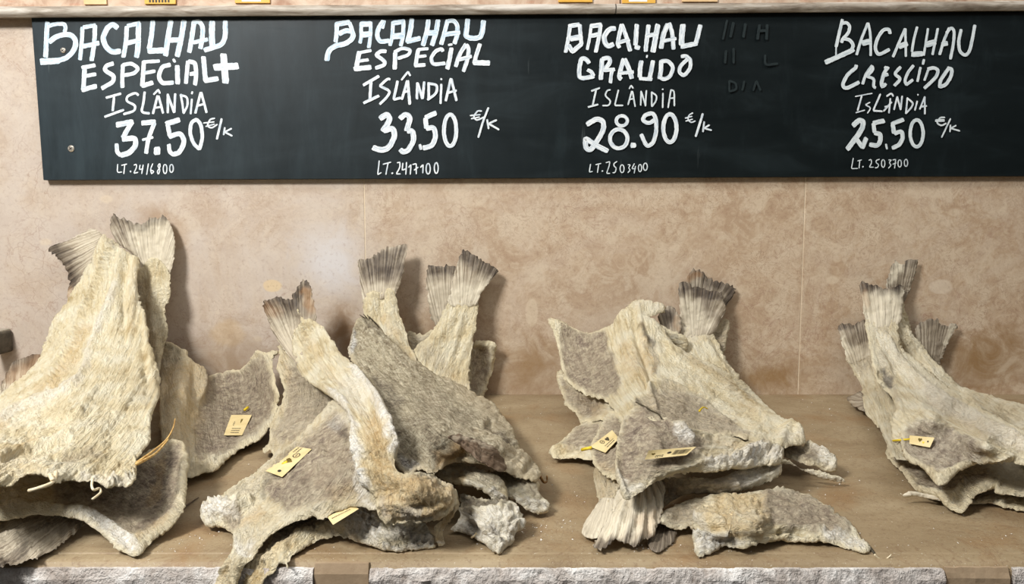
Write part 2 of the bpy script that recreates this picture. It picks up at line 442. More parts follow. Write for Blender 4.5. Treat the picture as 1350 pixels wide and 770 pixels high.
def inside(P, poly):
    A = np.array(poly, float); B = np.roll(A, -1, 0)
    r = np.zeros(len(P), bool); x, y = P[:, 0], P[:, 1]
    for a, b in zip(A, B):
        if a[1] == b[1]: continue
        c = (a[1] > y) != (b[1] > y)
        r ^= c & (x < (b[0] - a[0]) * (y - a[1]) / (b[1] - a[1]) + a[0])
    return r

def smooth01(x): x = np.clip(x, 0, 1); return x * x * (3 - 2 * x)

class Depth:
    """smooth surface through control points: ('w', distance from the wall) or ('z', height over the counter)"""
    def __init__(self, ctrl):
        p = np.array([(c[0], c[1]) for c in ctrl], float)
        v = np.array([-c[3] if c[2] == 'w' else depth_at_height(c[0], c[1], c[3]) for c in ctrl])
        n = len(p); K = np.sqrt(((p[:, None] - p[None]) ** 2).sum(-1) + 100.0)
        aff = n >= 5
        Q = np.c_[np.ones(n), p / 100.0] if aff else np.ones((n, 1))
        m = Q.shape[1]
        M = np.block([[K, Q], [Q.T, np.zeros((m, m))]])
        s = np.linalg.lstsq(M, np.r_[v, np.zeros(m)], rcond=None)[0]
        self.p, self.w, self.a, self.aff = p, s[:n], s[n:], aff
    def __call__(self, P):
        K = np.sqrt(((P[:, None] - self.p[None]) ** 2).sum(-1) + 100.0)
        Q = np.c_[np.ones(len(P)), P / 100.0] if self.aff else np.ones((len(P), 1))
        return K @ self.w + Q @ self.a

class Over:
    def __init__(self, base, lift): self.b, self.l = base, lift
    def __call__(self, P): return self.b(P) - self.l

def sheet(name, outline, depth, mat, parent=None, thick=0.006, step=2.6, curl=3, ragged=1.0, rag_scale=4.2,
          relief=0.0012, relief_px=9.0, fine=0.0005, fiber=0.0005, flow=None, ridges=(), masks=(),
          edge=(0.4, 2.6), bead=(0.0, 3.0), rim=0.5, seed=1, jag=None, label=None, flutes=None, crust=(), taper=None):
    """one curved, thick sheet of dried fish. outline: corner points as seen from the front."""
    thick *= 0.62
    if not callable(depth): depth = Depth(depth)
    out = np.array(outline, float)
    if curl > 1: out = spline(out, curl, True)
    # resample evenly
    Q = np.vstack([out, out[:1]]); L = np.r_[0, np.cumsum(np.hypot(*np.diff(Q, axis=0).T))]
    n = max(12, int(L[-1] / step))
    s = np.linspace(0, L[-1], n, endpoint=False)
    bd = np.c_[np.interp(s, L, Q[:, 0]), np.interp(s, L, Q[:, 1])]
    tan = np.roll(bd, -1, 0) - np.roll(bd, 1, 0); tan /= np.linalg.norm(tan, axis=1)[:, None] + 1e-9
    nor = np.c_[tan[:, 1], -tan[:, 0]]
    r = noise2(s / rag_scale, 0 * s, seed) * ragged + noise2(s / (rag_scale * 3.7), 0 * s, seed + 5) * ragged * 1.3
    r = r + ragged * 0.9 * rng.normal(size=n) * smooth01(0.5 + 1.2 * noise2(s / 25, 0 * s, seed + 11))
    if jag is not None:                       # torn fin tips along part of the edge
        line, amp = jag
        near = smooth01(1 - seg_dist(bd, line) / 9)
        r = r + near * (rng.uniform(-1, 0.7, n)) * amp
    bd = bd + nor * r[:, None]
    lo, hi = bd.min(0), bd.max(0)
    gx, gy = np.meshgrid(np.arange(lo[0], hi[0], step), np.arange(lo[1], hi[1], step * 0.87))
    gx = gx + (np.arange(gx.shape[0]) % 2)[:, None] * step / 2
    G = np.c_[gx.ravel(), gy.ravel()] + rng.uniform(-0.25, 0.25, (gx.size, 2)) * step
    G = G[inside(G, bd)]
    G = G[seg_dist(G, bd, True) > step * 0.6]
    allp = [Vector(p) for p in np.vstack([bd, G])]
    vs, es, fs, *_ = delaunay_2d_cdt(allp, [], [list(range(len(bd)))], 1, 1e-5)
    P = np.array([(v.x, v.y) for v in vs])
    N = len(P)
    tri = np.array([f for f in fs if len(f) == 3])
    # orient towards the camera (image y is down)
    a, b, c = P[tri[:, 0]], P[tri[:, 1]], P[tri[:, 2]]
    area2 = (b[:, 0] - a[:, 0]) * (c[:, 1] - a[:, 1]) - (b[:, 1] - a[:, 1]) * (c[:, 0] - a[:, 0])
    tri[area2 > 0] = tri[area2 > 0][:, ::-1]
    d = seg_dist(P, bd, True)
    Y = np.minimum(depth(P), -0.004)
    X = at_depth(P[:, 0], P[:, 1], Y)
    fn = np.cross(X[tri[:, 1]] - X[tri[:, 0]], X[tri[:, 2]] - X[tri[:, 0]])
    nrm = np.zeros_like(X)
    for k in range(3): np.add.at(nrm, tri[:, k], fn)
    nrm /= np.linalg.norm(nrm, axis=1)[:, None] + 1e-12
    # smooth direction field a little towards the viewer so offsets never fold
    # ---- flow coordinates
    if flow is None: s_, t_ = P[:, 0] / 100, P[:, 1] / 100
    elif flow[0] == 'fan':
        ax, ay = flow[1], flow[2]
        dx, dy = P[:, 0] - ax, P[:, 1] - ay
        s_ = np.hypot(dx, dy) / 100
        mx, my = P.mean(0) - np.array([ax, ay])
        ang = np.arctan2(mx * dy - my * dx, mx * dx + my * dy)
        t_ = ang * np.hypot(mx, my) / 100
    else:
        line = spline(flow[1], 6); A, B = line[:-1], line[1:]
        cum = np.r_[0, np.cumsum(np.hypot(*(B - A).T))]
        best = np.full(N, 1e9); s_ = np.zeros(N); t_ = np.zeros(N)
        for i, (p, q) in enumerate(zip(A, B)):
            dd = q - p; LL = max(dd @ dd, 1e-9)
            tt = ((P - p) @ dd) / LL
            tc = np.clip(tt, 0 if i else -9, 1 if i < len(A) - 1 else 9)
            w = P - (p + tc[:, None] * dd); e = (w * w).sum(1)
            m = e < best
            best[m] = e[m]; s_[m] = (cum[i] + tc[m] * math.sqrt(LL)) / 100
            t_[m] = ((dd[0] * (P[m, 1] - p[1]) - dd[1] * (P[m, 0] - p[0])) / math.sqrt(LL)) / 100
    # ---- relief in metres
    x, y = P[:, 0], P[:, 1]
    rn = lambda a, b, sd: 1 - 2.6 * np.abs(fbm(a, b, sd, 3))
    H = relief * 0.7 * fbm(x / relief_px, y / relief_px, seed, 3) + relief * 0.55 * rn(s_ * 100 / 26, t_ * 100 / 8, seed + 41) + relief * 1.6 * noise2(x / (relief_px * 4), y / (relief_px * 4), seed + 9)
    H = H + fine * rng.normal(size=N) * 0.5 + fine * noise2(x / 3.1, y / 3.1, seed + 2)
    H = H + fiber * 2 * fbm(s_ * 100 / 38, t_ * 100 / 4.5, seed + 4, 2)
    for rd in ridges:
        line, w, h = rd[:3]
        ln = spline(line, 5) if len(line) > 2 else np.array(line, float)
        e = np.exp(-(seg_dist(P, ln) / w) ** 2)
        if len(rd) > 3: e = e * (0.35 + 0.65 * np.sin(s_ * 100 / rd[3] * 2 * math.pi + noise2(x / 9, y / 9, 3)))
        H = H + 1.45 * h * e
    for area_, amp, scl in crust:
        w_ = smooth01(0.5 + seg_dist(P, area_, True) * np.where(inside(P, area_), 1, -1) / 10)
        H = H + amp * w_ * (rn(x / scl, y / scl, seed + 51) + 0.5 * rn(x / scl * 2.3, y / scl * 2.3, seed + 57))
    if flutes: H = H + flutes[1] * np.sin(t_ * 100 / flutes[0] * 2 * math.pi + 1.5 * noise2(x / 40, y / 40, 6))
    fall = np.clip(1 - d / max(3.0, thick * 450), 0, 1)
    H = H * (1 - 0.3 * fall) - rim * 0.7 * thick * fall ** 2
    if bead[0]: H = H + 0.7 * bead[0] * np.exp(-((d - bead[1]) / bead[1]) ** 2) * (0.8 + 0.5 * noise2(x / 11, y / 11, seed + 8))
    tw = 0.0
    if taper:                                 # sinks smoothly into the tail
        tw = smooth01(1.15 - seg_dist(P, taper[0]) / taper[1]); H = H * (1 - tw) - taper[2] * tw + 0.0005 * tw * fbm(s_ * 8, t_ * 25, seed, 2)
    F = X + nrm * H[:, None]
    prof = 0.45 + 0.55 * np.sqrt(np.clip(d / max(5.0, thick * 900), 0, 1))
    if taper: prof = prof * (1 - 0.5 * tw); Bk0 = np.maximum(thick * prof, 0.0012 + tw * taper[2])
    else: Bk0 = thick * prof
    Bk = X - nrm * Bk0[:, None]
    for A_, m_ in ((F, 0.0022), (Bk, 0.0008)):
        on = A_[:, 1] > FRONT
        A_[:, 2] = np.where(on, np.maximum(A_[:, 2], m_ + 0.0003 * rng.random(N)), A_[:, 2])
        A_[:, 1] = np.minimum(A_[:, 1], -0.0012 if A_ is Bk else -0.002)
    # ---- faces
    eset = {}
    for t in tri:
        for i, j in ((t[0], t[1]), (t[1], t[2]), (t[2], t[0])):
            eset[(int(i), int(j))] = 1
    rimq = [(i, j) for (i, j) in eset if (j, i) not in eset]
    faces = [tuple(int(k) for k in t) for t in tri] + [tuple(int(k) + N for k in t[::-1]) for t in tri]
    faces += [(j, i, i + N, j + N) for i, j in rimq]
    o = mesh_obj(name, np.vstack([F, Bk]), faces, mat, parent, True)
    me = o.data
    # ---- colour masks: the fish's own tones, with shade painted into some creases
    chan = {k: np.zeros(N) for k in ('grey', 'warm', 'dark', 'salt')}
    wx = x + 5 * fbm(x / 16, y / 16, seed + 21, 3); wy = y + 5 * fbm(x / 16, y / 16, seed + 33, 3)
    W = np.c_[wx, wy]
    for ch, kind, pts, soft, amt in masks:
        if kind == 'area':
            sd = seg_dist(W, pts, True) * np.where(inside(W, pts), 1, -1)
            v = smooth01(0.5 + (sd + (3.5 if ch == 'grey' else 0)) / (2 * soft))
        elif kind == 'line':
            v = smooth01(1.4 * (1 - seg_dist(W, pts) / (soft * 1.4)))
        else: v = np.ones(N)
        chan[ch] = np.maximum(chan[ch], v * amt) if amt > 0 else chan[ch] * (1 + v * amt)
    eg = min(1, edge[0] * 1.2) * np.exp(-(d / (edge[1] * 0.8)) ** 2) if edge[0] else np.zeros(N)
    def put(nm, r_, g_, b_):
        ca = me.color_attributes.new(nm, 'FLOAT_COLOR', 'POINT')
        dat = np.ones((2 * N, 4)); 
        for k, q in enumerate((r_, g_, b_)): dat[:N, k] = q; dat[N:, k] = q
        ca.data.foreach_set('color', dat.ravel())
    put('mask', chan['grey'], chan['warm'], chan['dark'])
    put('aux', chan['salt'], eg, 0 * eg)
    uvl = me.uv_layers.new(name='flow')
    li = np.zeros(len(me.loops), int); me.loops.foreach_get('vertex_index', li)
    uv = np.c_[s_, t_][li % N]
    uvl.data.foreach_set('uv', uv.ravel())
    if label: o['label'] = label
    o_depth[o.name] = depth
    return o

o_depth = {}
PILE = ['salted cod of the pile under the first price', 'salted cod of the pile under the second price',
        'salted cod of the pile under the third price', 'salted cod of the pile under the fourth price']
def cod(px, py, Y, label, pile):
    return thing('salted_cod', pt(px, py, Y), label, 'dried fish', PILE[pile])

# ================================================================== the setting
def wall_point(px, py, Y): return at_depth(px, py, Y)
X_J1 = float(at_depth(481, 300, 0)[0]); X_J2 = float(at_depth(1057, 380, 0)[0])
m = MB()
xs = [-1.6, X_J1, X_J2, 1.9]
for a, b in zip(xs[:-1], xs[1:]):
    m.box((a + 0.0008, 0.0, -0.3), (b - 0.0008, 0.03, 0.75), 0, 0.0006)
m.box((-1.6, 0.0006, -0.3), (1.9, 0.04, 0.75), 1)
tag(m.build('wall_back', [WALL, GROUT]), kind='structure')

m = MB()                                     # counter slab with a rounded front lip
prof = [(0.03, -0.04), (0.03, 0.0), (FRONT + 0.020, 0.0), (FRONT + 0.019, -0.0008), (FRONT + 0.017, -0.0008), (FRONT + 0.016, -0.0002)]
for k in range(7):
    t = math.pi / 2 * k / 6
    prof.append((FRONT + 0.010 - 0.010 * math.sin(t), -0.0002 - 0.010 * (1 - math.cos(t))))
prof += [(FRONT, -0.045), (FRONT + 0.02, -0.05)]
vs = [(-1.6, a, b) for a, b in prof] + [(1.9, a, b) for a, b in prof]; n = len(prof)
fs = [(i, (i + 1) % n, n + (i + 1) % n, n + i) for i in range(n)] + [tuple(range(n - 1, -1, -1)), tuple(range(n, 2 * n))]
m.add(vs, fs)
tag(m.build('counter_slab', COUNTER), kind='structure')

# rough stone blocks on the counter's front face
def block(name, x0, x1, ztop, yoff, mt, seed, amp):
    nx = max(4, int((x1 - x0) / 0.004)); nz = 24; vs = []; fs = []
    X = np.linspace(x0, x1, nx + 1); Z = np.linspace(ztop, ztop - 0.1, nz + 1)
    for j, z in enumerate(Z):
        n1 = fbm(X * 60, 0 * X + z * 60, seed, 4)
        for i, x in enumerate(X):
            e = min(j / 2.0, 1)
            chip = amp * n1[i] * 0.5
            vs.append((x, FRONT - yoff - chip * (0.3 + 0.7 * e) + 0.003 * (1 - e), z - (amp * 0.7 * max(0, n1[i]) if j == 0 else 0)))
    for j in range(nz):
        for i in range(nx):
            a = j * (nx + 1) + i; fs.append((a, a + nx + 1, a + nx + 2, a + 1))
    k = len(vs)
    for x in (x0, x1):
        pass
    # top and back
    vs += [(x, FRONT + 0.004, ztop) for x in X]
    for i in range(nx): fs.append((i, i + 1, k + i + 1, k + i))
    vs += [(x0, FRONT + 0.004, ztop - 0.1), (x1, FRONT + 0.004, ztop - 0.1)]
    fs.append(tuple([j * (nx + 1) for j in range(nz + 1)] + [k + nx + 1, k]))
    fs.append(tuple([k + nx, k + nx + 2] + [j * (nx + 1) + nx for j in range(nz, -1, -1)]))
    o = mesh_obj(name, vs, fs, mt, None, False); tag(o, kind='structure'); return o
fx = lambda px: float(at_depth(px, 760, FRONT - 0.004)[0])
block('trim_1', -1.2, fx(412), -0.0045, 0.004, BLOCK, 3, 0.0026)
block('trim_2', fx(413.5), fx(485), -0.0008, 0.0022, SMOOTH, 5, 0.0006)
block('trim_3', fx(487), fx(1246), -0.0048, 0.005, BLOCK, 8, 0.0046)
block('trim_4', fx(1248), fx(1332), -0.0038, 0.0035, SMOOTH, 11, 0.0022)
block('trim_5', fx(1338), 1.3, -0.0045, 0.005, BLOCK, 14, 0.004)
m = MB(); m.box((-1.5, FRONT + 0.006, -0.12), (1.8, FRONT + 0.03, -0.03)); tag(m.build('trim_6', BLACKGAP), kind='structure')

# stone ledge over the board
LY = -0.022
def lw(px, py, Y): return at_depth(px, py, Y)
def ledge(name, pxa, pxb, mt, ya, yb, Y0, Y1, bulge):
    """slab strip between picture rows ya (top) and yb (bottom), each (left, right)"""
    a0, a1 = lw(pxa, ya[0], Y1), lw(pxb, ya[1], Y1); b0, b1 = lw(pxa, yb[0], Y1), lw(pxb, yb[1], Y1)
    vs = []; fs = []; n = 9; seg = 120
    for i in range(seg + 1):
        t = i / seg; A = a0 * (1 - t) + a1 * t; B = b0 * (1 - t) + b1 * t
        for k in range(n):
            u = k / (n - 1); p = A * (1 - u) + B * u
            off = -bulge * math.sin(math.pi * min(1, u * 1.0)) + 0.0006 * float(noise2(np.array(t * 60), np.array(u * 2.0), 4))
            vs.append((p[0], p[1] + off, p[2]))
        vs.append((B[0], Y0, B[2] + 0.003)); vs.append((A[0], Y0, A[2]))
    w = n + 2
    for i in range(seg):
        for k in range(w):
            a = i * w + k; b = i * w + (k + 1) % w; fs.append((a, b, b + w, a + w))
    fs.append(tuple(range(w - 1, -1, -1))); fs.append(tuple(seg * w + k for k in range(w)))
    return tag(mesh_obj(name, vs, fs, mt, None, False), kind='structure')
ledge('trim_7', -120, 811, LIP, (9.0, 5.0), (23.6, 17.4), -0.002, LY, 0.005)
ledge('trim_8', 812.5, 1450, LIP, (5.0, 0.5), (17.4, 12.9), -0.002, LY, 0.005)
ledge('trim_9', -120, 817, LEDGE, (-60, -64), (9.5, 5.2), -0.002, LY + 0.003, 0.0)
ledge('trim_10', 818.5, 1450, LEDGE, (-64, -70), (5.2, 0.8), -0.002, LY + 0.003, 0.0)

# dark peg at the wall's left end
pg = thing('wall_peg', pt(-6, 455, -0.02), 'dark grey peg on the stone wall at the far left edge, beside the biggest cod', 'peg')
m = MB(); a = at_depth(-14, 437, -0.02); b = at_depth(8.5, 466, -0.02)
m.box((a[0], -0.045, b[2]), (b[0], -0.0005, a[2]), 0, 0.004)
m.build('peg_body', PEG, pg, True)
m = MB(); m.box((a[0] - 0.002, -0.047, a[2] - 0.006), (b[0] - 0.003, -0.001, a[2] + 0.0025), 0, 0.002)
m.build('peg_lit_top', mat_plain('pale_lit_peg_top', S(150, 142, 126), S(184, 176, 160), 80), pg, True)  # paler top piece, the light on the peg's upper rounding put into colour

# ================================================================== chalkboard and its writing
BY = -0.012
bc = [at_depth(41, 21, BY), at_depth(1420, 13, BY), at_depth(1420, 232, BY), at_depth(57, 237.5, BY)]
board = thing('chalkboard', Vector(bc[3]), 'long black chalkboard with four hand-painted prices on the marble wall', 'chalkboard')
m = MB()
fr = [Vector(p) for p in bc]; bk = [Vector((p[0], -0.0015, p[2])) for p in bc]
m.add(fr + bk, [(0, 3, 2, 1), (4, 5, 6, 7), (0, 1, 5, 4), (1, 2, 6, 5), (2, 3, 7, 6), (3, 0, 4, 7)])
bp = m.build('board_panel', BOARD, board)
bv = bp.modifiers.new('bevel', 'BEVEL'); bv.width = 0.0008; bv.segments = 2
for px, py, r in ((83.5, 66.5, 0.0042), (94, 196, 0.0052)):
    m = MB(); c = pt(px, py, BY); seg = 20
    vs = [c + Vector((0, -0.0022, 0))]; fs = []
    for ring, (rr, yy) in enumerate(((r * 0.7, -0.0020), (r, -0.0010), (r, 0.0004))):
        vs += [c + Vector((rr * math.cos(2 * math.pi * k / seg), yy, rr * math.sin(2 * math.pi * k / seg))) for k in range(seg)]
    for k in range(seg):
        q = (k + 1) % seg
        fs.append((0, 1 + k, 1 + q))
        for ring in range(2): fs.append((1 + ring * seg + k, 1 + (ring + 1) * seg + k, 1 + (ring + 1) * seg + q, 1 + ring * seg + q))
    m.add(vs, [f[::-1] for f in fs]); scr = m.build('screw', SCREW, board); m = MB()
    for rot in (0.5, 0.5 + math.pi / 2):       # the cross slot
        u = Vector((math.cos(rot), 0, math.sin(rot))) * r * 0.6; w = Vector((-math.sin(rot), 0, math.cos(rot))) * r * 0.12
        b0 = c + Vector((0, -0.0023, 0)); m.add([b0 - u - w, b0 + u - w, b0 + u + w, b0 - u + w], [(0, 1, 2, 3)])
    so = m.build('screw_slot', BLACKGAP, board); so.parent = scr

_lift = [0.00006]
class Writer:
    def __init__(self, x0, y0, sc): self.o = (x0, y0, sc); self.parts = []
    def stroke(self, pts, w, w2=None):
        x0, y0, sc = self.o
        p = np.array(pts, float)
        if len(p) > 2:                           # keep sharp corners, round the soft ones
            q = [p[0]]
            for i in range(1, len(p) - 1):
                a, b, c = p[i - 1], p[i], p[i + 1]
                u = (b - a) / (np.linalg.norm(b - a) + 1e-9); v = (c - b) / (np.linalg.norm(c - b) + 1e-9)
                f = 0.12 if u @ v < -0.2 else 0.38
                s1 = b + (a - b) * f; s2 = b + (c - b) * f
                for t in np.linspace(0, 1, 6): q.append(s1 * (1 - t)**2 + 2 * b * t * (1 - t) + s2 * t * t)
            q.append(p[-1]); p = np.array(q)
        L = np.r_[0, np.cumsum(np.hypot(*np.diff(p, axis=0).T))]
        n = max(3, int(L[-1] / sc / 1.2)); s = np.linspace(0, L[-1], n)
        p = np.c_[np.interp(s, L, p[:, 0]), np.interp(s, L, p[:, 1])]
        tn = np.gradient(p, axis=0); tn /= np.linalg.norm(tn, axis=1)[:, None] + 1e-9
        nr = np.c_[-tn[:, 1], tn[:, 0]]
        ww = np.linspace(w, w if w2 is None else w2, n)
        sd = random.randrange(1000)
        h1 = ww / 2 * (1 + 0.10 * noise2(s / sc / 3.5, 0 * s, sd)); h2 = ww / 2 * (1 + 0.10 * noise2(s / sc / 3.5, 0 * s, sd + 7))
        ends = np.minimum(np.minimum(s, s[-1] - s) / (0.22 * w + 1e-6), 1)
        k = 0.72 + 0.28 * np.sqrt(np.clip(ends, 0, 1))
        A = p + nr * (h1 * k)[:, None]; B = p - nr * (h2 * k)[:, None]
        e0 = -tn[0] * w * 0.12; A[0] += e0 * random.uniform(-0.5, 1); B[0] += e0 * random.uniform(-0.5, 1)
        e1 = tn[-1] * w * 0.12; A[-1] += e1 * random.uniform(-0.5, 1); B[-1] += e1 * random.uniform(-0.5, 1)
        _lift[0] += 0.000009
        self.parts.append((x0 + A / sc if False else np.c_[x0 + A[:, 0] / sc, y0 + A[:, 1] / sc],
                           np.c_[x0 + B[:, 0] / sc, y0 + B[:, 1] / sc], s / sc, ww / sc, BY - _lift[0] - 0.000008 * np.linspace(0, 1, len(s))))
    def ring(self, cx, cy, rx, ry, w, tilt=0.0):
        t = np.linspace(-1.9, 2 * math.pi - 1.75, 22)
        self.stroke([(cx + rx * math.cos(a) + tilt * -ry * math.sin(a), cy + ry * math.sin(a)) for a in t], w)
    def text(self, spec, w):
        """'x,y x,y ... ; x,y ...'  strokes separated by ;  an optional leading 'w=..:'"""
        for st in spec.split(';'):
            st = st.strip(); ww = w
            if not st: continue
            if st.startswith('w='): a, st = st.split(':'); ww = float(a[2:])
            if st.strip().startswith('o'):
                self.ring(*[float(v) for v in st.strip()[1:].split(',')], ww)
            else: self.stroke([tuple(float(v) for v in q.split(',')) for q in st.split()], ww)
    def build(self, name, mt, parent, label=None):
        vs, fs, uv = [], [], []
        for A, B, s, w, Y in self.parts:
            k = len(vs); n = len(A); off = random.random() * 20
            vs += [tuple(v) for v in at_depth(A[:, 0], A[:, 1], Y)] + [tuple(v) for v in at_depth(B[:, 0], B[:, 1], Y)]
            uv += [(si / 12 + off, off) for si in s] + [(si / 12 + off, off + wi / 10) for si, wi in zip(s, w)]
            fs += [(k + i, k + i + 1, k + n + i + 1, k + n + i) for i in range(n - 1)]
        o = mesh_obj(name, vs, fs, mt, parent)
        ul = o.data.uv_layers.new(name='flow')
        for l in o.data.loops: ul.data[l.index].uv = uv[l.vertex_index]
        if label: o['label'] = label
        return o

def line_of(lbl, mt, *pieces):
    """one painted line; pieces = (x0, y0, scale, width, strokes)"""
    W = Writer(0, 0, 1)
    for x0, y0, sc, w, spec in pieces:
        W.o = (x0, y0, sc); W.text(spec, w)
    return W.build('lettering', mt, board, lbl)

# ---- first price
line_of('painted line reading BACALHAU over the price 37.50', PAINTB,
 (40, 15, 8.553, 50, '''w=55:192,118 185,250 172,520; w=46:200,165 290,140 385,140 398,190 385,235; w=58:208,350 280,290 380,258 460,265 512,320 508,400 470,470 400,530 300,556 108,558;w=40:110,585 330,570;
  w=46:588,175 582,330 560,550; w=46:590,182 740,155; 728,150 725,330 690,560; w=52:590,395 780,355;
  w=60:985,190 930,140 865,185 815,300 850,400 920,462 1018,448;
  1088,165 1080,340 1048,520; w=48:1090,165 1240,130; w=60:1220,125 1215,420 1195,520; w=52:1085,360 1240,322'''),
 (170, 15, 8.553, 58, '''w=56:270,105 258,250 228,430; w=66:212,445 400,440; w=60:473,100 440,300 412,505; w=62:622,100 590,300 543,510; w=58:450,325 590,320;
  w=54:735,110 715,260 680,465; w=52:715,125 790,110 835,170 828,300 805,425; w=46:720,352 890,315; w=66:938,105 935,260 942,420; w=56:1085,100 1088,280 1050,375 940,410 845,440'''))
line_of('painted line reading ESPECIAL+', PAINT,
 (90, 60, 5.625, 30, '''w=34:122,150 112,335; 100,165 202,146; w=28:112,228 208,212; w=36:98,330 210,300; w=32:338,132 280,150 268,185 340,225 335,270 245,320;
  405,140 400,250 402,315; w=28:400,146 470,130 522,170 490,208 408,222; w=32:562,112 548,305; w=26:552,122 678,115; w=27:560,205 645,190; w=34:545,300 628,275;
  w=32:760,142 695,155 668,230 695,282 780,275; w=36:808,145 812,285; w=20:778,100 793,125; w=30:888,112 872,285; w=32:890,118 940,125 950,200 940,295; w=30:900,212 945,206;
  w=36:1002,80 1018,265; w=38:1008,262 1112,245; w=50:1150,60 1168,280; w=52:1078,162 1262,152'''))
line_of('thin painted line reading ISLÂNDIA over 37.50', PAINT,
 (130, 110, 6.16, 20, '''58,118 182,82; 126,108 114,225; 46,272 205,214; 325,98 300,74 230,105 225,145 300,178 292,225 200,250; 375,65 364,160 345,235 415,243;
  480,98 440,248; 485,98 525,245; w=16:455,200 515,188; w=17:445,92 485,50 498,82; 562,85 562,240; 562,95 615,240; 615,238 622,80; w=18:666,85 680,160 690,245; w=18:660,92 720,110 724,180 688,245; w=17:757,125 747,250; w=17:762,66 756,88;
  830,70 785,245; 832,70 878,240; w=17:800,182 860,166'''))
line_of('painted price 37.50 with the euro per kilo sign', PAINT,
 (130, 110, 6.16, 40, '''w=46:140,338 280,312; w=40:272,310 195,445; w=44:190,455 295,440 305,500 250,565 180,585; w=34:185,588 150,560 146,490; w=42:345,322 465,312; w=34:455,318 405,440 385,570; w=22:352,460 445,436;
  w=52:475,518 475,580; w=44:545,330 660,294; w=36:560,330 580,432; w=40:570,435 665,400 700,470 660,560 605,578; w=34:612,582 575,555 570,492;
  w=30:800,290 752,315 740,400 770,490 820,535 845,440 832,330 792,290; w=13:945,282 905,290 880,345 918,365 965,332; w=11:850,322 940,312; w=11:868,350 942,330; w=19:1000,285 960,455; w=15:1025,355 1015,420; w=15:1082,365 1025,395 1087,427'''))
line_of('small painted lot line under 37.50', PAINT,
 (130, 110, 6.16, 9.5, '''155,655 150,725 190,720; 185,665 230,655; 212,660 205,735; w=14:257,708 262,722; 285,665 305,655 310,680 285,730 322,722; 337,660 330,700 362,694; 362,660 350,735; 405,650 390,742; 440,650 420,700 430,735 450,715 424,702;
  495,650 480,670 500,700 486,740 474,715 500,680 497,650; o540,695,15,38; o592,690,15,33'''))
# ---- second price
line_of('painted line reading BACALHAU over the price 33.50', PAINTB,
 (420, 15, 8.553, 52, '''w=50:205,125 205,250 190,350; w=58:190,148 350,122; w=46:345,120 372,190 392,260; w=58:230,258 300,215 375,225; w=58:388,240 388,300 310,365 190,385 110,445 92,560;
  w=42:480,125 480,300 465,360; w=62:465,145 600,140; w=42:588,115 585,280 566,412; w=66:475,262 600,258; w=38:722,195 742,100; w=52:735,105 680,180 655,270 692,345 800,330;
  w=42:840,110 832,280 805,390; w=56:830,135 970,112; w=46:957,100 955,270 925,392; w=70:832,285 958,270; w=56:1052,75 1040,200 1002,350; w=56:990,342 1150,302'''),
 (530, 15, 8.553, 50, '''w=54:298,92 285,210 235,390; w=54:408,92 385,240 335,388; w=62:272,245 390,240; 515,95 482,230 440,378; 510,112 580,100 625,150 625,260 590,368; w=54:480,262 655,236;
  w=58:742,82 730,200 718,280 780,305 878,298 905,240 920,98'''))
line_of('painted line reading ESPECIAL without a plus', PAINT,
 (420, 15, 8.553, 44, '''w=54:460,450 420,668; w=36:445,470 595,440; w=36:440,562 565,546; w=56:398,650 595,630; 765,452 700,446 648,490 755,570 735,610 640,640; w=50:865,460 862,560 858,655; w=40:850,465 940,412 1038,432 1020,490 895,530'''),
 (530, 15, 8.553, 42, '''w=46:182,430 152,620; w=36:170,432 298,420; w=34:180,512 275,500; w=42:140,612 265,602; w=42:462,455 445,418 370,452 325,530 350,602 490,585; w=50:557,410 540,520 510,655; w=26:520,382 570,370;
  w=46:722,368 640,500 605,625; w=46:722,372 755,420 740,540 692,678; w=42:640,545 788,505; w=46:882,360 850,450 812,590; w=60:800,578 995,582'''))
line_of('thin painted line reading ISLÂNDIA over 33.50', PAINT,
 (460, 90, 5.132, 18, '''w=21:95,116 205,52; w=21:150,90 142,212; w=20:98,236 205,185; 280,76 262,70 208,120 282,155 258,195 207,245; 330,85 302,212 352,200; 395,82 358,212; w=20:398,82 412,245; w=15:365,166 410,150; w=14:355,80 400,22 416,52;
  463,95 460,210; 465,100 498,208; 498,208 510,90; 540,95 540,208; 535,102 598,112 593,170 530,215; w=16:625,105 620,242; w=15:626,68 624,80; 690,68 655,222; 692,68 728,222; w=16:670,166 730,150'''))
line_of('painted price 33.50 with the euro per kilo sign', PAINT,
 (460, 90, 5.132, 36, '''w=38:210,342 258,308 282,345 226,430; w=38:236,425 298,402 312,460 270,540 220,556 160,536; w=36:342,342 385,308 418,335 388,425; w=36:392,425 432,420 440,490 402,556 365,568 345,546; w=20:480,515 487,550;
  w=34:592,300 515,336; w=32:518,335 524,408; w=34:522,408 578,398 588,470 560,528 498,540; w=27:o685,420,42,108; w=11:900,290 870,286 840,330 865,355 915,330; w=10:820,320 890,314; w=10:825,342 885,330; w=14:945,265 910,350 875,470; w=13:935,345 945,410; w=13:1000,350 945,375 1017,416'''))
line_of('small painted lot line under 33.50', PAINT,
 (460, 90, 5.132, 9, '''205,625 195,720 220,705; 230,650 285,635; 265,640 250,720; w=14:291,705 295,714; 325,640 345,635 346,670 320,715 350,715; 365,640 360,690 386,680; 390,635 385,720; 403,672 420,650 415,720; 430,652 456,645 456,716; 440,690 470,668; 484,672 502,650 500,710; o536,680,14,36; o591,675,13,37'''))
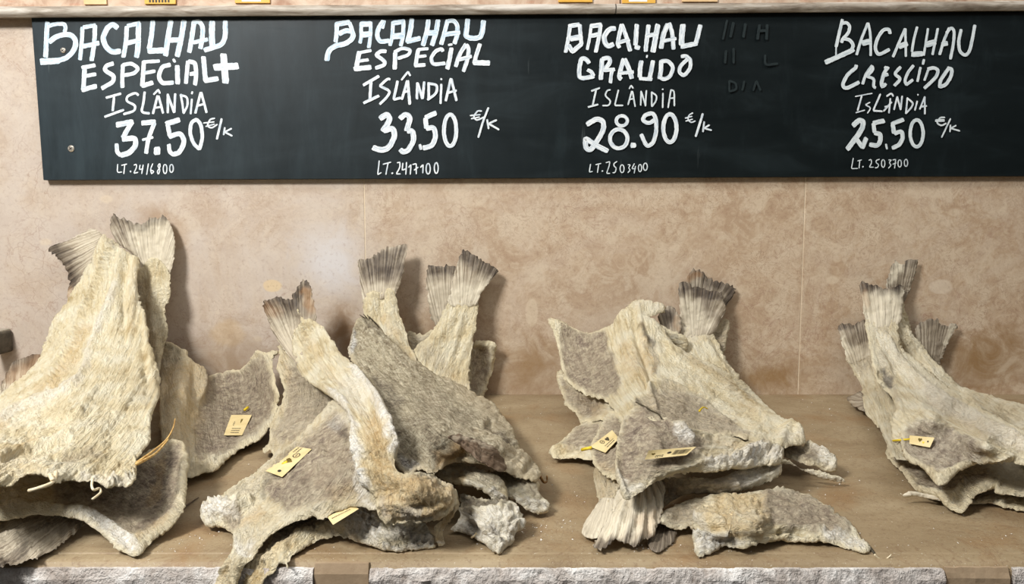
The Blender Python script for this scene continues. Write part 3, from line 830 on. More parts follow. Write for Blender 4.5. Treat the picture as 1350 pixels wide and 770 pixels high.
# ---- third price
line_of('painted line reading BACALHAU over the price 28.90', PAINT,
 (730, 20, 7.7, 42, '''w=38:168,92 150,230 120,380; w=44:152,112 265,94; w=40:265,92 268,170 283,300; w=56:165,240 288,220; w=46:284,290 190,372 150,300; w=32:382,92 365,230 340,350; w=48:372,112 490,97; w=40:476,90 465,200 426,378; w=44:370,212 480,190;
  w=50:628,135 570,135 508,210 522,290 560,318 610,290; 690,92 645,290 670,330; 692,92 745,240 778,368; w=40:652,280 770,246; w=46:845,90 838,180 830,310; w=46:820,322 875,335'''),
 (830, 20, 7.7, 46, '''w=44:194,95 180,200 162,370; w=54:288,92 265,220 236,380; w=42:172,212 280,190; w=48:390,85 340,200 320,340; w=42:402,78 435,180 446,348; w=36:332,265 475,236; w=58:543,92 530,200 528,310; w=48:520,320 690,286; w=46:672,290 700,180 720,98'''))
line_of('painted line reading GRAÚDO', PAINT,
 (730, 20, 7.7, 42, '''w=44:362,490 330,446 280,432 256,550 262,648 410,620; w=38:408,622 382,572 340,555; w=46:490,442 485,550 478,655; w=44:490,446 558,428 578,475 510,558; w=38:500,560 620,550; w=36:602,545 582,600 576,690; w=46:712,440 680,550 662,635 690,650; w=48:716,440 760,530 795,648; w=36:662,590 815,576'''),
 (830, 20, 7.7, 40, '''w=46:120,460 105,550 105,635; w=36:95,642 230,652; w=44:202,652 220,560 238,462; w=20:180,405 172,434; w=44:320,462 320,560 302,648; w=40:312,472 390,460 448,530 410,628 345,655 295,622; w=38:522,422 570,410 620,450 618,540 552,620 502,580 512,520 590,442'''))
line_of('thin painted line reading ISLÂNDIA over 28.90', PAINTG,
 (740, 105, 5.705, 12, '''w=14:225,86 290,62; w=14:262,76 236,192; w=14:200,207 278,186; 370,76 345,80 326,120 374,160 358,195 310,195; 430,76 402,194 466,194; 530,85 502,190; 535,85 556,205; 510,150 550,140; w=11:510,70 525,42 541,66; 600,85 597,195; 602,90 635,200; 632,200 640,80; 680,90 680,202; 678,93 718,120 714,160 680,204; 765,100 762,212; w=13:762,67 763,78; 825,76 803,212; 820,78 850,82 850,200; 810,141 850,138'''))
line_of('painted price 28.90 with the euro per kilo sign', PAINT,
 (740, 105, 5.705, 34, '''w=38:192,338 265,292 318,312 318,380 270,460 218,535 182,512 182,440 270,500 350,538; w=25:o455,310,42,38; w=30:o432,445,66,72; w=44:542,478 540,512; w=30:718,290 660,332 608,306 630,264 690,250 715,300 714,400 690,480 642,506 600,410; w=31:o817,365,50,106;
  w=10:990,250 960,265 950,300 975,324 1010,310; w=10:930,290 985,276; w=9:935,312 990,297; w=17:1065,255 1010,430; w=13:1075,315 1065,395; w=13:1115,340 1075,365 1132,381'''))
line_of('small painted lot line under 28.90', PAINTG,
 (740, 105, 5.705, 8, '''220,635 210,695 236,690; 258,640 300,630; 280,640 272,700; w=13:307,684 311,692; 335,625 365,616 360,650 340,705 366,705; 420,615 395,630 395,650 415,665 405,700 385,700; o457,670,15,30; 500,640 520,640 505,665 520,680 500,700; 550,630 530,670 560,670; 558,650 548,705; o592,665,12,28; o632,655,15,28'''))
# ---- fourth price
line_of('painted line reading BACALHAU over the price 25.50', PAINTG,
 (1080, 15, 7.0, 26, '''w=30:215,72 185,200 155,330; w=14:158,300 153,440; w=30:205,110 258,102 284,140 270,200 215,255 206,290; w=32:222,252 280,260 318,310 298,360 200,410; w=44:320,350 200,408 52,472; 450,106 390,250 345,402; w=24:452,106 475,220 475,412; w=52:392,295 474,275; w=32:655,208 645,162 590,167 530,260 515,350 548,405 650,350;
  w=26:795,156 740,280 680,422; w=22:795,156 800,418; w=48:732,328 815,295'''),
 (1180, 15, 7.0, 24, '''205,140 170,270 155,375; w=48:152,398 258,390; w=22:305,155 285,280 265,408; 395,155 370,280 345,402; w=54:282,308 378,282; w=27:500,152 450,270 410,402; w=28:472,200 520,147 548,180 540,300 510,442; w=44:432,303 490,293; w=30:610,165 585,280 595,370 648,412 688,370 715,250 737,122'''))
line_of('painted line reading CRESCIDO', PAINTG,
 (1080, 15, 7.0, 30, '''w=34:342,492 338,522 262,580 212,675 242,718 370,652; w=27:490,498 430,580 400,672; w=27:488,500 498,540 440,600 508,620 500,698 525,706; w=34:640,512 600,560 572,660 582,698 615,668; w=27:600,515 645,525; w=36:590,590 636,580; 752,512 690,578 756,622 692,688'''),
 (1180, 15, 7.0, 28, '''172,497 120,560 88,640 105,678 165,630; w=23:235,515 206,652; w=24:267,442 256,492; w=22:312,525 270,640; w=32:300,532 360,518 402,542 378,610 268,712; w=33:480,522 528,532 518,600 470,678 412,698 416,640 470,560 494,528'''))
line_of('thin painted line reading ISLÂNDIA over 25.50', PAINT,
 (1090, 110, 6.16, 14, '''w=9:230,106 370,80; 285,98 250,222; w=10:235,238 310,216; w=10:352,152 312,174 360,198 330,242; w=15:436,85 376,222 452,226; 527,150 460,226; 517,120 505,242; 470,190 512,184; 485,105 525,77 541,107; 572,105 545,215; 572,105 600,215; 600,215 612,100; 655,116 642,246; 650,116 704,160 688,196 640,246; 735,142 715,220; 735,90 746,93; 797,105 755,210; 795,105 797,250; 760,190 812,182'''))
line_of('painted price 25.50 with the euro per kilo sign', PAINTG,
 (1090, 110, 6.16, 36, '''w=42:212,344 262,296 298,308 288,372 165,538; w=36:232,438 290,520; w=36:322,440 286,530; w=38:470,302 376,322; w=32:378,320 388,400; w=36:386,404 434,408 438,460 414,508 346,496; w=17:480,490 490,535; w=34:625,292 526,330; w=34:535,325 546,408; w=34:545,408 608,385 620,440 590,500 530,525; w=28:o730,405,53,110;
  w=13:960,276 920,276 890,320 930,345 972,322; w=22:880,302 958,300; w=13:1005,285 932,440; w=13:1005,335 1000,395; w=13:1052,340 1005,365 1082,386'''))
line_of('small painted lot line under 25.50', PAINTG,
 (1090, 110, 6.16, 8, '''215,605 200,692 252,690; 250,630 285,620; 268,625 262,690; w=13:292,672 296,681; 340,625 360,616 365,645 345,680 381,680; 430,615 400,625 400,645 425,660 410,685 390,685; o458,650,14,32; 500,622 525,620 505,645 525,662 500,690; 535,622 560,616 550,690; 535,656 565,645; o592,650,14,30; o643,645,14,30'''))
# ---- half wiped old writing between the third and fourth price
line_of('faint wiped-off letters, upper row', GHOST,
 (950, 15, 3.5, 13, 'w=10:30,40 10,130; 60,50 45,120; 115,55 105,120; 180,60 170,130; 215,60 212,130; 180,90 215,88'))
line_of('faint wiped-off letters, middle row', GHOST,
 (950, 15, 3.5, 11, '25,180 20,240; 60,170 60,240; 205,200 205,250 265,240'))
line_of('faint wiped-off letters, lower row', GHOST,
 (950, 15, 3.5, 10, '40,320 40,370 75,360 70,330 40,320; 110,320 100,365; 150,365 165,320 185,365'))

# ================================================================== PILE 1 (left)
ALL = [('x', 'all', None, 0, 0)]
# lone tail of a fish lying outside the picture
f = cod(5, 540, -0.11, 'brown cod tail sticking out behind the biggest cod at the left edge', 0)
D = Depth([(-30, 540, 'w', .12), (10, 485, 'w', .10), (49, 468, 'w', .10), (40, 530, 'w', .15), (-40, 560, 'w', .16)])
sheet('tail_fin', [(-45, 560), (-22, 520), (0, 508), (13, 482), (25, 473), (37, 469), (50, 466), (62, 480), (45, 530), (0, 565)], D, FIN, f, 0.003,
      flow=('fan', 10, 640), masks=[('dark', 'line', [(5, 490), (25, 473), (45, 468)], 14, 0.9), ('warm', 'line', [(20, 500), (50, 480)], 16, 0.6)],
      flutes=(5.5, 0.0012), ragged=0.9, seed=3)

# narrow fish standing behind
f = cod(205, 420, -0.05, 'narrow cod with a pale grey upright tail, second tail from the left', 0)
D = Depth([(190, 290, 'w', .022), (150, 284, 'w', .03), (225, 310, 'w', .02), (205, 345, 'w', .03), (217, 400, 'w', .045), (212, 470, 'w', .07), (170, 380, 'w', .035), (180, 460, 'w', .06), (195, 512, 'w', .085)])
sheet('tail_fin', [(149, 281), (145, 295), (148, 309), (158, 323), (171, 332), (184, 341), (188, 356), (200, 360), (214, 352), (224, 361), (230, 334), (231, 317), (226, 299), (217, 284), (208, 288), (200, 287), (193, 291), (189, 295), (177, 295), (164, 289), (154, 286)],
      D, FIN, f, 0.0025, flow=('fan', 200, 400), masks=[('dark', 'line', [(147, 290), (150, 284), (165, 290), (178, 296), (190, 295), (208, 288), (217, 285)], 8, 0.8), ('dark', 'area', [(145, 283), (168, 291), (172, 318), (155, 318)], 10, .55), ('grey', 'area', [(175, 305), (222, 296), (229, 335), (210, 362), (185, 356)], 14, .85)],
      ragged=0.5, jag=([(150, 286), (178, 296), (208, 288), (217, 285)], 2.5), curl=2, fiber=.0008, seed=4)
sheet('body', [(186, 352), (196, 340), (211, 343), (221, 356), (224, 375), (223, 391), (217, 405), (217, 420), (221, 435), (217, 450), (212, 470), (209, 490), (196, 512), (176, 512), (170, 480), (168, 400), (172, 355)],
      Over(D, .004), FLESH, f, 0.009, flow=('axis', [(203, 345), (203, 420), (195, 495)]), ridges=[([(200, 350), (202, 400), (206, 470)], 5, .003), ([(190, 365), (190, 420), (195, 470)], 5, -.002)],
      masks=[('grey', 'area', [(160, 380), (190, 370), (205, 420), (210, 480), (180, 490)], 14, .55)], edge=(.6, 3), taper=([(188, 352), (210, 344), (220, 354)], 22, .0024), seed=5)

# fish with the grey belly and the first card
f = cod(285, 570, -0.25, 'cod with a hollow grey belly holding a small card, right beside the biggest cod', 0)
D = Depth([(221, 449, 'w', .035), (250, 470, 'w', .05), (287, 493, 'w', .028), (330, 475, 'w', .05), (345, 462, 'w', .06), (365, 464, 'w', .09), (364, 514, 'z', .055), (367, 530, 'z', .04), (353, 566, 'z', .02), (320, 589, 'z', .012), (264, 624, 'z', .012), (245, 628, 'z', .014), (300, 550, 'z', .012), (310, 520, 'z', .02), (235, 520, 'z', .05), (225, 580, 'z', .03), (212, 500, 'w', .075), (345, 520, 'z', .03), (265, 530, 'z', .028)])
D_A3 = D
sheet('body', [(221, 449), (231, 453), (238, 459), (247, 464), (249, 473), (264, 485), (271, 494), (287, 493), (303, 491), (317, 487), (329, 477), (336, 465), (341, 461), (352, 466), (366, 463), (357, 473), (360, 494), (364, 514), (367, 528), (361, 555), (353, 566), (342, 578), (320, 589), (307, 597), (295, 608), (285, 618), (264, 624), (247, 628), (228, 622), (216, 595), (210, 540), (212, 480), (214, 456)],
      D, FLESH, f, 0.007, flow=('axis', [(225, 455), (240, 530), (255, 620)]),
      masks=[('grey', 'area', [(272, 496), (320, 492), (348, 472), (355, 496), (361, 535), (340, 566), (296, 594), (262, 606), (258, 560), (268, 530)], 7, 1.0), ('grey', 'all', None, 0, .32),
             ('warm', 'area', [(215, 480), (262, 480), (268, 520), (255, 600), (215, 600)], 12, .5), ('dark', 'line', [(222, 455), (236, 460), (232, 480)], 6, .35), ('dark', 'area', [(275, 500), (350, 485), (355, 540), (300, 590), (265, 595)], 22, .28)],
      ridges=[([(243, 470), (236, 520), (228, 580)], 13, .006), ([(262, 490), (268, 505), (262, 525)], 6, .006), ([(253, 495), (254, 525)], 3, -.004), ([(287, 495), (330, 480), (345, 465), (364, 465)], 4, .003),
              ([(270, 615), (300, 590)], 5, .003, 4)],
      edge=(.75, 4), bead=(.0022, 3), relief=.0013, seed=6)

# fish at the bottom left, tail forward
f = cod(20, 720, -0.57, 'weathered grey cod tail lying lowest at the bottom left corner of the counter', 0)
sheet('tail_fin', [(-60, 665), (10, 668), (60, 672), (104, 680), (113, 686), (95, 704), (70, 723), (45, 735), (20, 744), (8, 741), (-2, 750), (-60, 762)],
      [(-60, 665, 'z', .02), (60, 672, 'z', .017), (110, 686, 'z', .010), (70, 722, 'z', .006), (20, 743, 'z', .006), (-50, 755, 'z', .006), (20, 705, 'z', .013), (-50, 710, 'z', .014)], FIN, f, 0.005,
      flow=('fan', 190, 615), flutes=(6, .0008), masks=[('grey', 'area', [(-60, 665), (110, 675), (60, 720), (-40, 720)], 25, .35), ('dark', 'area', [(-50, 690), (60, 690), (20, 740), (-50, 750)], 25, .4), ('dark', 'line', [(-5, 748), (15, 738), (35, 718)], 9, 1.0)],
      jag=([(-10, 752), (45, 736)], 3), relief=.0013, seed=8)

# belly flap lying under the biggest cod
f = cod(120, 690, -0.52, 'brown-bellied cod lying flat under the biggest cod, its right side curling up', 0)
D = Depth([(-60, 620, 'z', .045), (60, 610, 'z', .05), (150, 640, 'z', .030), (224, 578, 'z', .052), (244, 590, 'z', .048), (247, 626, 'z', .036), (242, 667, 'z', .024), (216, 700, 'z', .010), (187, 727, 'z', .006), (171, 730, 'z', .005), (136, 702, 'z', .014), (109, 684, 'z', .022), (57, 676, 'z', .03), (0, 684, 'z', .028), (-60, 690, 'z', .028), (40, 650, 'z', .036), (190, 670, 'z', .016), (215, 630, 'z', .03), (180, 600, 'z', .048)])
sheet('body', [(-60, 690), (0, 684), (12, 683), (39, 677), (57, 676), (82, 678), (109, 684), (121, 692), (136, 702), (150, 717), (171, 730), (187, 727), (197, 714), (216, 700), (230, 688), (242, 667), (245, 640), (246, 626), (249, 610), (247, 597), (243, 585), (234, 579), (224, 578), (200, 592), (170, 600), (60, 608), (-60, 610)],
      D, FLESH, f, 0.008, flow=('axis', [(-40, 650), (100, 655), (200, 690)]),
      masks=[('grey', 'area', [(75, 640), (150, 625), (235, 585), (241, 620), (232, 668), (205, 696), (180, 700), (140, 690), (110, 672), (70, 665)], 7, 1.0), ('grey', 'all', None, 0, .25), ('warm', 'line', [(214, 608), (208, 640), (200, 660)], 7, .6), ('warm', 'area', [(-60, 630), (70, 630), (80, 670), (-60, 680)], 10, .4),
             ('dark', 'area', [(78, 630), (150, 630), (225, 590), (225, 650), (190, 690), (150, 676), (85, 660)], 18, .5), ('salt', 'area', [(84, 677), (116, 675), (138, 684), (162, 703), (180, 716), (187, 726), (171, 730), (150, 717), (121, 692), (98, 683)], 3, .95), ('warm', 'line', [(176, 708), (200, 700), (225, 685)], 6, .45)],
      ridges=[([(10, 665), (60, 668), (115, 677), (150, 697), (182, 718)], 4, .0035), ([(20, 650), (70, 640), (110, 655)], 4, .002), ([(180, 712), (215, 690), (236, 660), (241, 610)], 5, .0025)],
      edge=(.7, 4), bead=(.0022, 3), seed=9)

# the biggest fish
f = cod(90, 560, -0.3, 'biggest cod, broad creamy back with a bumpy ridge, at the left of the row', 0)
sheet('tail_fin', [(127, 303), (122, 301), (117, 302), (92, 315), (65, 327), (68, 334), (80, 344), (86, 355), (90, 363), (91, 372), (88, 390), (96, 400), (115, 370), (140, 330), (136, 310)],
      [(127, 303, 'w', .03), (66, 328, 'w', .022), (91, 372, 'w', .035), (120, 345, 'w', .042), (92, 396, 'w', .06), (95, 330, 'w', .032)], FIN, f, 0.0025, curl=2,
      flow=('fan', 215, 275), masks=[('dark', 'line', [(66, 328), (78, 342), (88, 358), (91, 372)], 15, 1.0), ('dark', 'line', [(90, 345), (75, 335)], 18, .6), ('grey', 'area', [(105, 305), (126, 303), (128, 335), (110, 345)], 10, .4), ('warm', 'line', [(95, 385), (88, 395)], 10, .5)],
      jag=([(68, 334), (90, 363), (91, 372)], 2.2), fiber=.0008, seed=10)
D = Depth([(136, 308, 'w', .036), (113, 352, 'w', .055), (156, 320, 'w', .045), (184, 345, 'w', .055), (92, 387, 'w', .085), (190, 410, 'w', .12), (145, 400, 'w', .135), (70, 420, 'w', .125), (51, 468, 'w', .17), (110, 480, 'w', .25), (204, 470, 'w', .22), (0, 520, 'w', .26), (-60, 550, 'w', .3), (210, 500, 'w', .28), (100, 545, 'z', .088), (199, 545, 'z', .08), (187, 595, 'z', .066), (0, 585, 'z', .085), (-60, 640, 'z', .075), (12, 637, 'z', .07), (60, 624, 'z', .074), (100, 631, 'z', .064), (168, 639, 'z', .055), (100, 595, 'z', .076), (-50, 590, 'z', .08)])
D_A1 = D
sheet('body', [(136, 307), (141, 313), (148, 315), (156, 320), (159, 327), (172, 333), (184, 343), (183, 355), (181, 366), (183, 387), (188, 402), (193, 420), (196, 440), (197, 453), (204, 467), (206, 480), (210, 492), (211, 508), (210, 523), (202, 540), (199, 560), (198, 577), (187, 595), (180, 607), (180, 624), (168, 639), (154, 637), (140, 640), (127, 631), (109, 631), (86, 630), (78, 633), (66, 626), (41, 621), (25, 628), (12, 637), (0, 637), (-65, 642), (-65, 560), (-30, 538), (0, 519), (29, 494), (42, 480), (51, 468), (66, 423), (84, 400), (92, 387), (113, 352), (127, 319)],
      D, FLESH, f, 0.010, step=2.3, flow=('axis', [(140, 300), (135, 400), (100, 480), (40, 540), (-60, 590)]), relief=.0012, relief_px=7, fiber=.0009, fine=.0007,
      ridges=[([(148, 322), (138, 345), (127, 375), (112, 410)], 6, .005, 6.5), ([(112, 410), (95, 450), (65, 500)], 7, .0035, 7.5), ([(118, 425), (98, 480), (70, 515)], 9, -.0032), ([(160, 327), (150, 380), (125, 440), (113, 480), (95, 505), (40, 530), (0, 553)], 5, .0045),
              ([(152, 335), (138, 390), (118, 440)], 4, -.003), ([(178, 345), (173, 400), (172, 450)], 5, .003), ([(168, 340), (162, 390), (165, 450)], 4, -.0022), ([(190, 410), (197, 470), (203, 510)], 5, .003), ([(184, 400), (188, 460), (195, 520)], 4, -.002),
              ([(0, 598), (30, 590), (65, 580), (92, 572)], 4, .003), ([(5, 604), (45, 592), (90, 580)], 3.5, -.003), ([(150, 520), (110, 545), (60, 560)], 6, -.0025), ([(130, 505), (95, 540), (20, 570)], 5, .002), ([(72, 605), (110, 598), (150, 588)], 5, -.002),
              ([(150, 630), (172, 622), (176, 608)], 7, .004, 5), ([(178, 380), (186, 440), (175, 510), (140, 560)], 6, .002)],
      masks=[('warm', 'line', [(110, 430), (95, 470), (66, 508), (50, 512)], 7, .6), ('warm', 'line', [(20, 592), (48, 580)], 5, .6), ('warm', 'line', [(0, 562), (10, 556)], 5, .7), ('grey', 'line', [(90, 604), (125, 596)], 8, .45), ('grey', 'line', [(141, 312), (150, 322)], 6, .5), ('grey', 'line', [(205, 510), (190, 520)], 12, .2), ('warm', 'line', [(178, 350), (172, 400), (175, 440)], 5, .25),
             ('salt', 'line', [(110, 628), (140, 635), (170, 632)], 7, .6), ('salt', 'line', [(150, 380), (122, 445), (105, 500), (60, 525), (0, 552)], 6, .55), ('warm', 'area', [(-65, 590), (40, 590), (60, 622), (-65, 640)], 12, .3)],
      edge=(.45, 3), seed=11)
m = MB()
for p, r in (([(74, 622), (72, 632), (66, 638), (52, 643), (38, 647)], .0016), ([(122, 631), (121, 641), (124, 646), (131, 644), (132, 650), (122, 658)], .0011), ([(66, 626), (70, 634)], .002)):
    m.tube([pt(q[0], q[1], float(D(np.array([q], float))[0]) - .006 + .001 * i) for i, q in enumerate(spline(p, 4))], r)
m.build('flesh_strand', THREAD, f, True)

# ================================================================== PILE 2
# fish leaning at the back, right: lower tail, then front tail
f = cod(575, 440, -0.03, 'cod with a grey tail half hidden behind the neighbouring upright tail in the second pile', 1)
sheet('tail_fin', [(563, 354), (567, 349), (580, 351), (597, 350), (608, 360), (604, 400), (585, 432), (572, 428), (566, 405), (562, 380)],
      [(565, 352, 'w', .018), (597, 350, 'w', .02), (575, 425, 'w', .025), (600, 400, 'w', .025)], FIN, f, .0025, curl=2, flow=('fan', 590, 480), masks=[('dark', 'line', [(562, 352), (598, 350)], 16, 1.0), ('grey', 'area', [(568, 375), (600, 375), (590, 420), (575, 420)], 12, .5)], jag=([(563, 351), (597, 350)], 2), seed=12)
sheet('body', [(537, 440), (546, 437), (556, 442), (566, 436), (576, 428), (592, 424), (600, 450), (570, 485), (545, 470)], [(540, 440, 'w', .03), (590, 430, 'w', .025), (560, 475, 'w', .05)], FLESH, f, .006, masks=[('grey', 'all', None, 0, .6)], edge=(.7, 3), seed=13)

f = cod(635, 500, -0.03, 'short squared cod end, grey inside, against the wall right of the second pile', 1)
sheet('body', [(616, 520), (618, 490), (620, 470), (622, 457), (628, 449), (640, 449), (655, 452), (653, 470), (649, 490), (645, 503), (640, 518), (636, 540), (618, 545)],
      [(620, 460, 'w', .03), (655, 452, 'w', .025), (638, 517, 'w', .03), (618, 515, 'w', .04), (638, 480, 'w', .022)], FLESH, f, .006, flow=('axis', [(640, 450), (630, 520)]),
      masks=[('grey', 'area', [(620, 462), (636, 456), (646, 470), (640, 500), (628, 516), (617, 512)], 5, .95)], ridges=[([(624, 453), (652, 455)], 5, .003), ([(648, 460), (645, 490)], 4, .002)], edge=(.8, 4), bead=(.001, 3), seed=14)

f = cod(600, 450, -0.06, 'cod standing with a flaring grey tail, rightmost tail of the second pile', 1)
D = Depth([(610, 330, 'w', .025), (657, 356, 'w', .02), (609, 390, 'w', .04), (630, 400, 'w', .04), (628, 430, 'w', .05), (590, 420, 'w', .05), (550, 457, 'w', .075), (618, 500, 'w', .085), (590, 470, 'w', .075), (575, 500, 'w', .11), (600, 540, 'z', .02), (600, 570, 'z', .008)])
sheet('tail_fin', [(609, 329), (615, 330), (622, 333), (636, 343), (657, 356), (645, 373), (633, 390), (630, 402), (610, 406), (592, 402), (591, 394), (597, 370), (603, 349)], D, FIN, f, .0025, curl=2, flow=('fan', 608, 440),
      masks=[('dark', 'line', [(609, 329), (636, 343), (656, 356)], 17, 1.0), ('grey', 'area', [(596, 378), (640, 374), (632, 410), (590, 408)], 12, .95)], jag=([(610, 330), (636, 343), (656, 356)], 2), fiber=.0007, seed=15)
sheet('body', [(591, 397), (600, 391), (609, 388), (620, 392), (630, 398), (629, 418), (627, 435), (623, 455), (620, 475), (618, 489), (619, 512), (625, 540), (618, 565), (590, 560), (572, 508), (547, 468), (549, 456), (558, 449), (567, 441), (579, 421)], Over(D, .0015), FLESH, f, .006,
      flow=('axis', [(612, 392), (598, 440), (580, 500)]), ridges=[([(608, 392), (590, 430), (560, 465)], 6, .003), ([(622, 396), (618, 425), (600, 470)], 4, -.002), ([(612, 400), (604, 440), (590, 490)], 3, .0015), ([(625, 400), (620, 430), (612, 470)], 3, .0018)],
      masks=[('grey', 'line', [(556, 458), (570, 470), (590, 490)], 10, .35), ('warm', 'line', [(600, 500), (615, 505)], 8, .25)], fiber=.0009, edge=(.4, 3), taper=([(591, 398), (609, 390), (629, 399)], 20, .0024), seed=16)

f = cod(510, 430, -0.06, 'cod with a tall dark upright tail, middle of the tails in the second pile', 1)
D = Depth([(475, 343, 'w', .03), (532, 322, 'w', .03), (480, 390, 'w', .045), (520, 385, 'w', .045), (530, 420, 'w', .06), (480, 415, 'w', .06), (545, 465, 'w', .085), (505, 450, 'w', .08), (530, 530, 'z', .025), (540, 560, 'z', .010)])
sheet('tail_fin', [(472, 343), (480, 342), (487, 340), (505, 329), (516, 324), (526, 322), (536, 322), (535, 335), (533, 349), (529, 370), (521, 388), (505, 394), (490, 394), (478, 400), (476, 385), (475, 370)], D, FIN, f, .0025, curl=2, flow=('fan', 500, 450),
      masks=[('dark', 'area', [(470, 338), (537, 318), (532, 365), (500, 368), (476, 368)], 12, .95), ('grey', 'line', [(490, 385), (500, 378), (515, 385)], 9, .5)], jag=([(487, 340), (505, 329), (526, 322)], 2.5), fiber=.0008, seed=17)
sheet('body', [(478, 405), (480, 392), (486, 386), (494, 383), (504, 387), (509, 383), (516, 382), (521, 388), (523, 400), (527, 417), (535, 438), (541, 458), (551, 476), (548, 508), (540, 555), (515, 552), (505, 500), (495, 455), (482, 425)], Over(D, .0015), FLESH, f, .006,
      flow=('axis', [(505, 380), (512, 430), (540, 475)]), ridges=[([(504, 384), (503, 405), (506, 420)], 2.6, -.006), ([(514, 385), (515, 410), (530, 450)], 5, .003), ([(492, 388), (492, 410)], 6, .003)],
      masks=[('warm', 'line', [(505, 420), (530, 455), (545, 472)], 7, .45)], fiber=.0009, edge=(.5, 3), seed=18)

# left grey sheet behind
f = cod(395, 540, -0.2, 'grey cod flap with a notched edge, back left of the second pile', 1)
D = Depth([(367, 457, 'w', .075), (378, 450, 'w', .065), (375, 516, 'z', .05), (356, 592, 'z', .012), (400, 500, 'w', .16), (420, 560, 'z', .04), (358, 557, 'z', .025), (440, 520, 'z', .05), (380, 600, 'z', .018)])
sheet('body', [(367, 457), (368, 470), (364, 487), (370, 499), (375, 516), (373, 528), (365, 541), (358, 557), (356, 570), (354, 582), (346, 590), (348, 596), (355, 591), (360, 598), (356, 606), (380, 606), (420, 580), (455, 545), (430, 510), (405, 480), (390, 458), (377, 448)], D, FLESH, f, .006,
      flow=('axis', [(380, 455), (400, 520), (370, 600)]), masks=[('grey', 'area', [(378, 480), (400, 490), (440, 520), (420, 560), (375, 585), (362, 575), (380, 530)], 8, .85), ('grey', 'all', None, 0, .35), ('warm', 'line', [(370, 475), (378, 500)], 9, .3)],
      ridges=[([(368, 470), (372, 500), (374, 520), (362, 550), (357, 580)], 4, .002), ([(380, 490), (395, 515), (378, 528)], 4, .0015)], edge=(.75, 4), bead=(.0016, 3), seed=19)

# salty left tip
f = cod(310, 660, -0.46, 'cod wing with a white salt-crusted tip pointing left over bare stone in the second pile', 1)
sheet('body', [(370, 598), (342, 616), (316, 632), (297, 647), (285, 657), (270, 665), (263, 676), (267, 685), (275, 693), (290, 692), (300, 697), (309, 702), (322, 692), (352, 662), (385, 620)],
      [(263, 676, 'z', .012), (275, 692, 'z', .008), (300, 692, 'z', .010), (316, 632, 'z', .016), (370, 600, 'z', .024), (345, 650, 'z', .02), (300, 665, 'z', .02), (320, 690, 'z', .012)], FLESH, f, .009,
      flow=('axis', [(265, 678), (320, 650), (380, 605)]), masks=[('salt', 'area', [(262, 660), (285, 655), (306, 662), (312, 680), (298, 684), (280, 694), (262, 690)], 5, 1), ('grey', 'area', [(296, 686), (314, 678), (322, 690), (308, 702)], 4, .9), ('grey', 'area', [(300, 650), (360, 608), (370, 625), (330, 660)], 8, .4)],
      ridges=[([(270, 672), (290, 664), (310, 672), (330, 664)], 5, .005), ([(298, 652), (345, 632)], 3, -.002), ([(278, 684), (296, 676)], 5, .004), ([(310, 668), (345, 650)], 3, .003)], relief=.002, edge=(.6, 4), crust=[([(260, 655), (312, 655), (318, 690), (270, 700)], .003, 10)], seed=20)

# lower fish of the pile, its cut end forward
f = cod(480, 695, -0.58, 'lowest cod of the second pile, silvery salt-crusted cut end at the front', 1)
D = Depth([(349, 725, 'z', .004), (312, 790, 'w', .645), (345, 770, 'w', .642), (360, 752, 'w', .632), (378, 740, 'z', .004), (410, 700, 'z', .010), (460, 697, 'z', .012), (494, 716, 'z', .007), (537, 723, 'z', .004), (576, 719, 'z', .003), (537, 695, 'z', .018), (500, 672, 'z', .026), (440, 672, 'z', .02), (564, 692, 'z', .015), (385, 690, 'z', .012), (460, 670, 'z', .02)])
sheet('body', [(349, 724), (336, 738), (323, 755), (312, 790), (334, 790), (347, 762), (359, 754), (365, 743), (370, 741), (375, 742), (378, 748), (381, 735), (392, 724), (406, 717), (420, 709), (441, 704), (459, 707), (478, 715), (494, 719), (506, 724), (537, 725), (560, 722), (576, 720), (571, 705), (562, 692), (540, 678), (500, 664), (455, 662), (420, 672), (385, 685), (362, 702)], D, FLESH, f, .009,
      flow=('axis', [(330, 770), (400, 700), (480, 690), (570, 700)]), masks=[('grey', 'area', [(350, 690), (420, 664), (445, 676), (410, 696), (360, 718)], 5, 1), ('dark', 'area', [(350, 690), (420, 664), (445, 676), (410, 694), (360, 712)], 8, .6), ('dark', 'area', [(510, 695), (562, 692), (576, 720), (540, 724), (508, 722)], 5, .55), ('salt', 'line', [(510, 706), (530, 698), (545, 712), (570, 712)], 6, .6), ('salt', 'line', [(505, 722), (540, 724), (574, 719)], 4, .9),  # first dark area paints in the shaded cavity under the flap
             ('grey', 'line', [(440, 706), (470, 714), (500, 722)], 5, .8), ('salt', 'area', [(455, 672), (492, 670), (508, 700), (500, 718), (460, 706)], 6, .95), ('warm', 'line', [(330, 760), (350, 735), (385, 715)], 6, .4)],
      ridges=[([(350, 740), (385, 712), (430, 697), (460, 692)], 5, .004), ([(340, 762), (365, 735)], 3, -.003), ([(470, 690), (490, 700), (500, 712)], 6, .004), ([(510, 712), (540, 706), (570, 712)], 3, .003), ([(410, 700), (440, 700)], 3, .0025, 4)], relief=.0018, relief_px=6, edge=(.35, 3), crust=[([(460, 672), (500, 668), (560, 690), (575, 720), (500, 724), (462, 706)], .0026, 9)], seed=21)

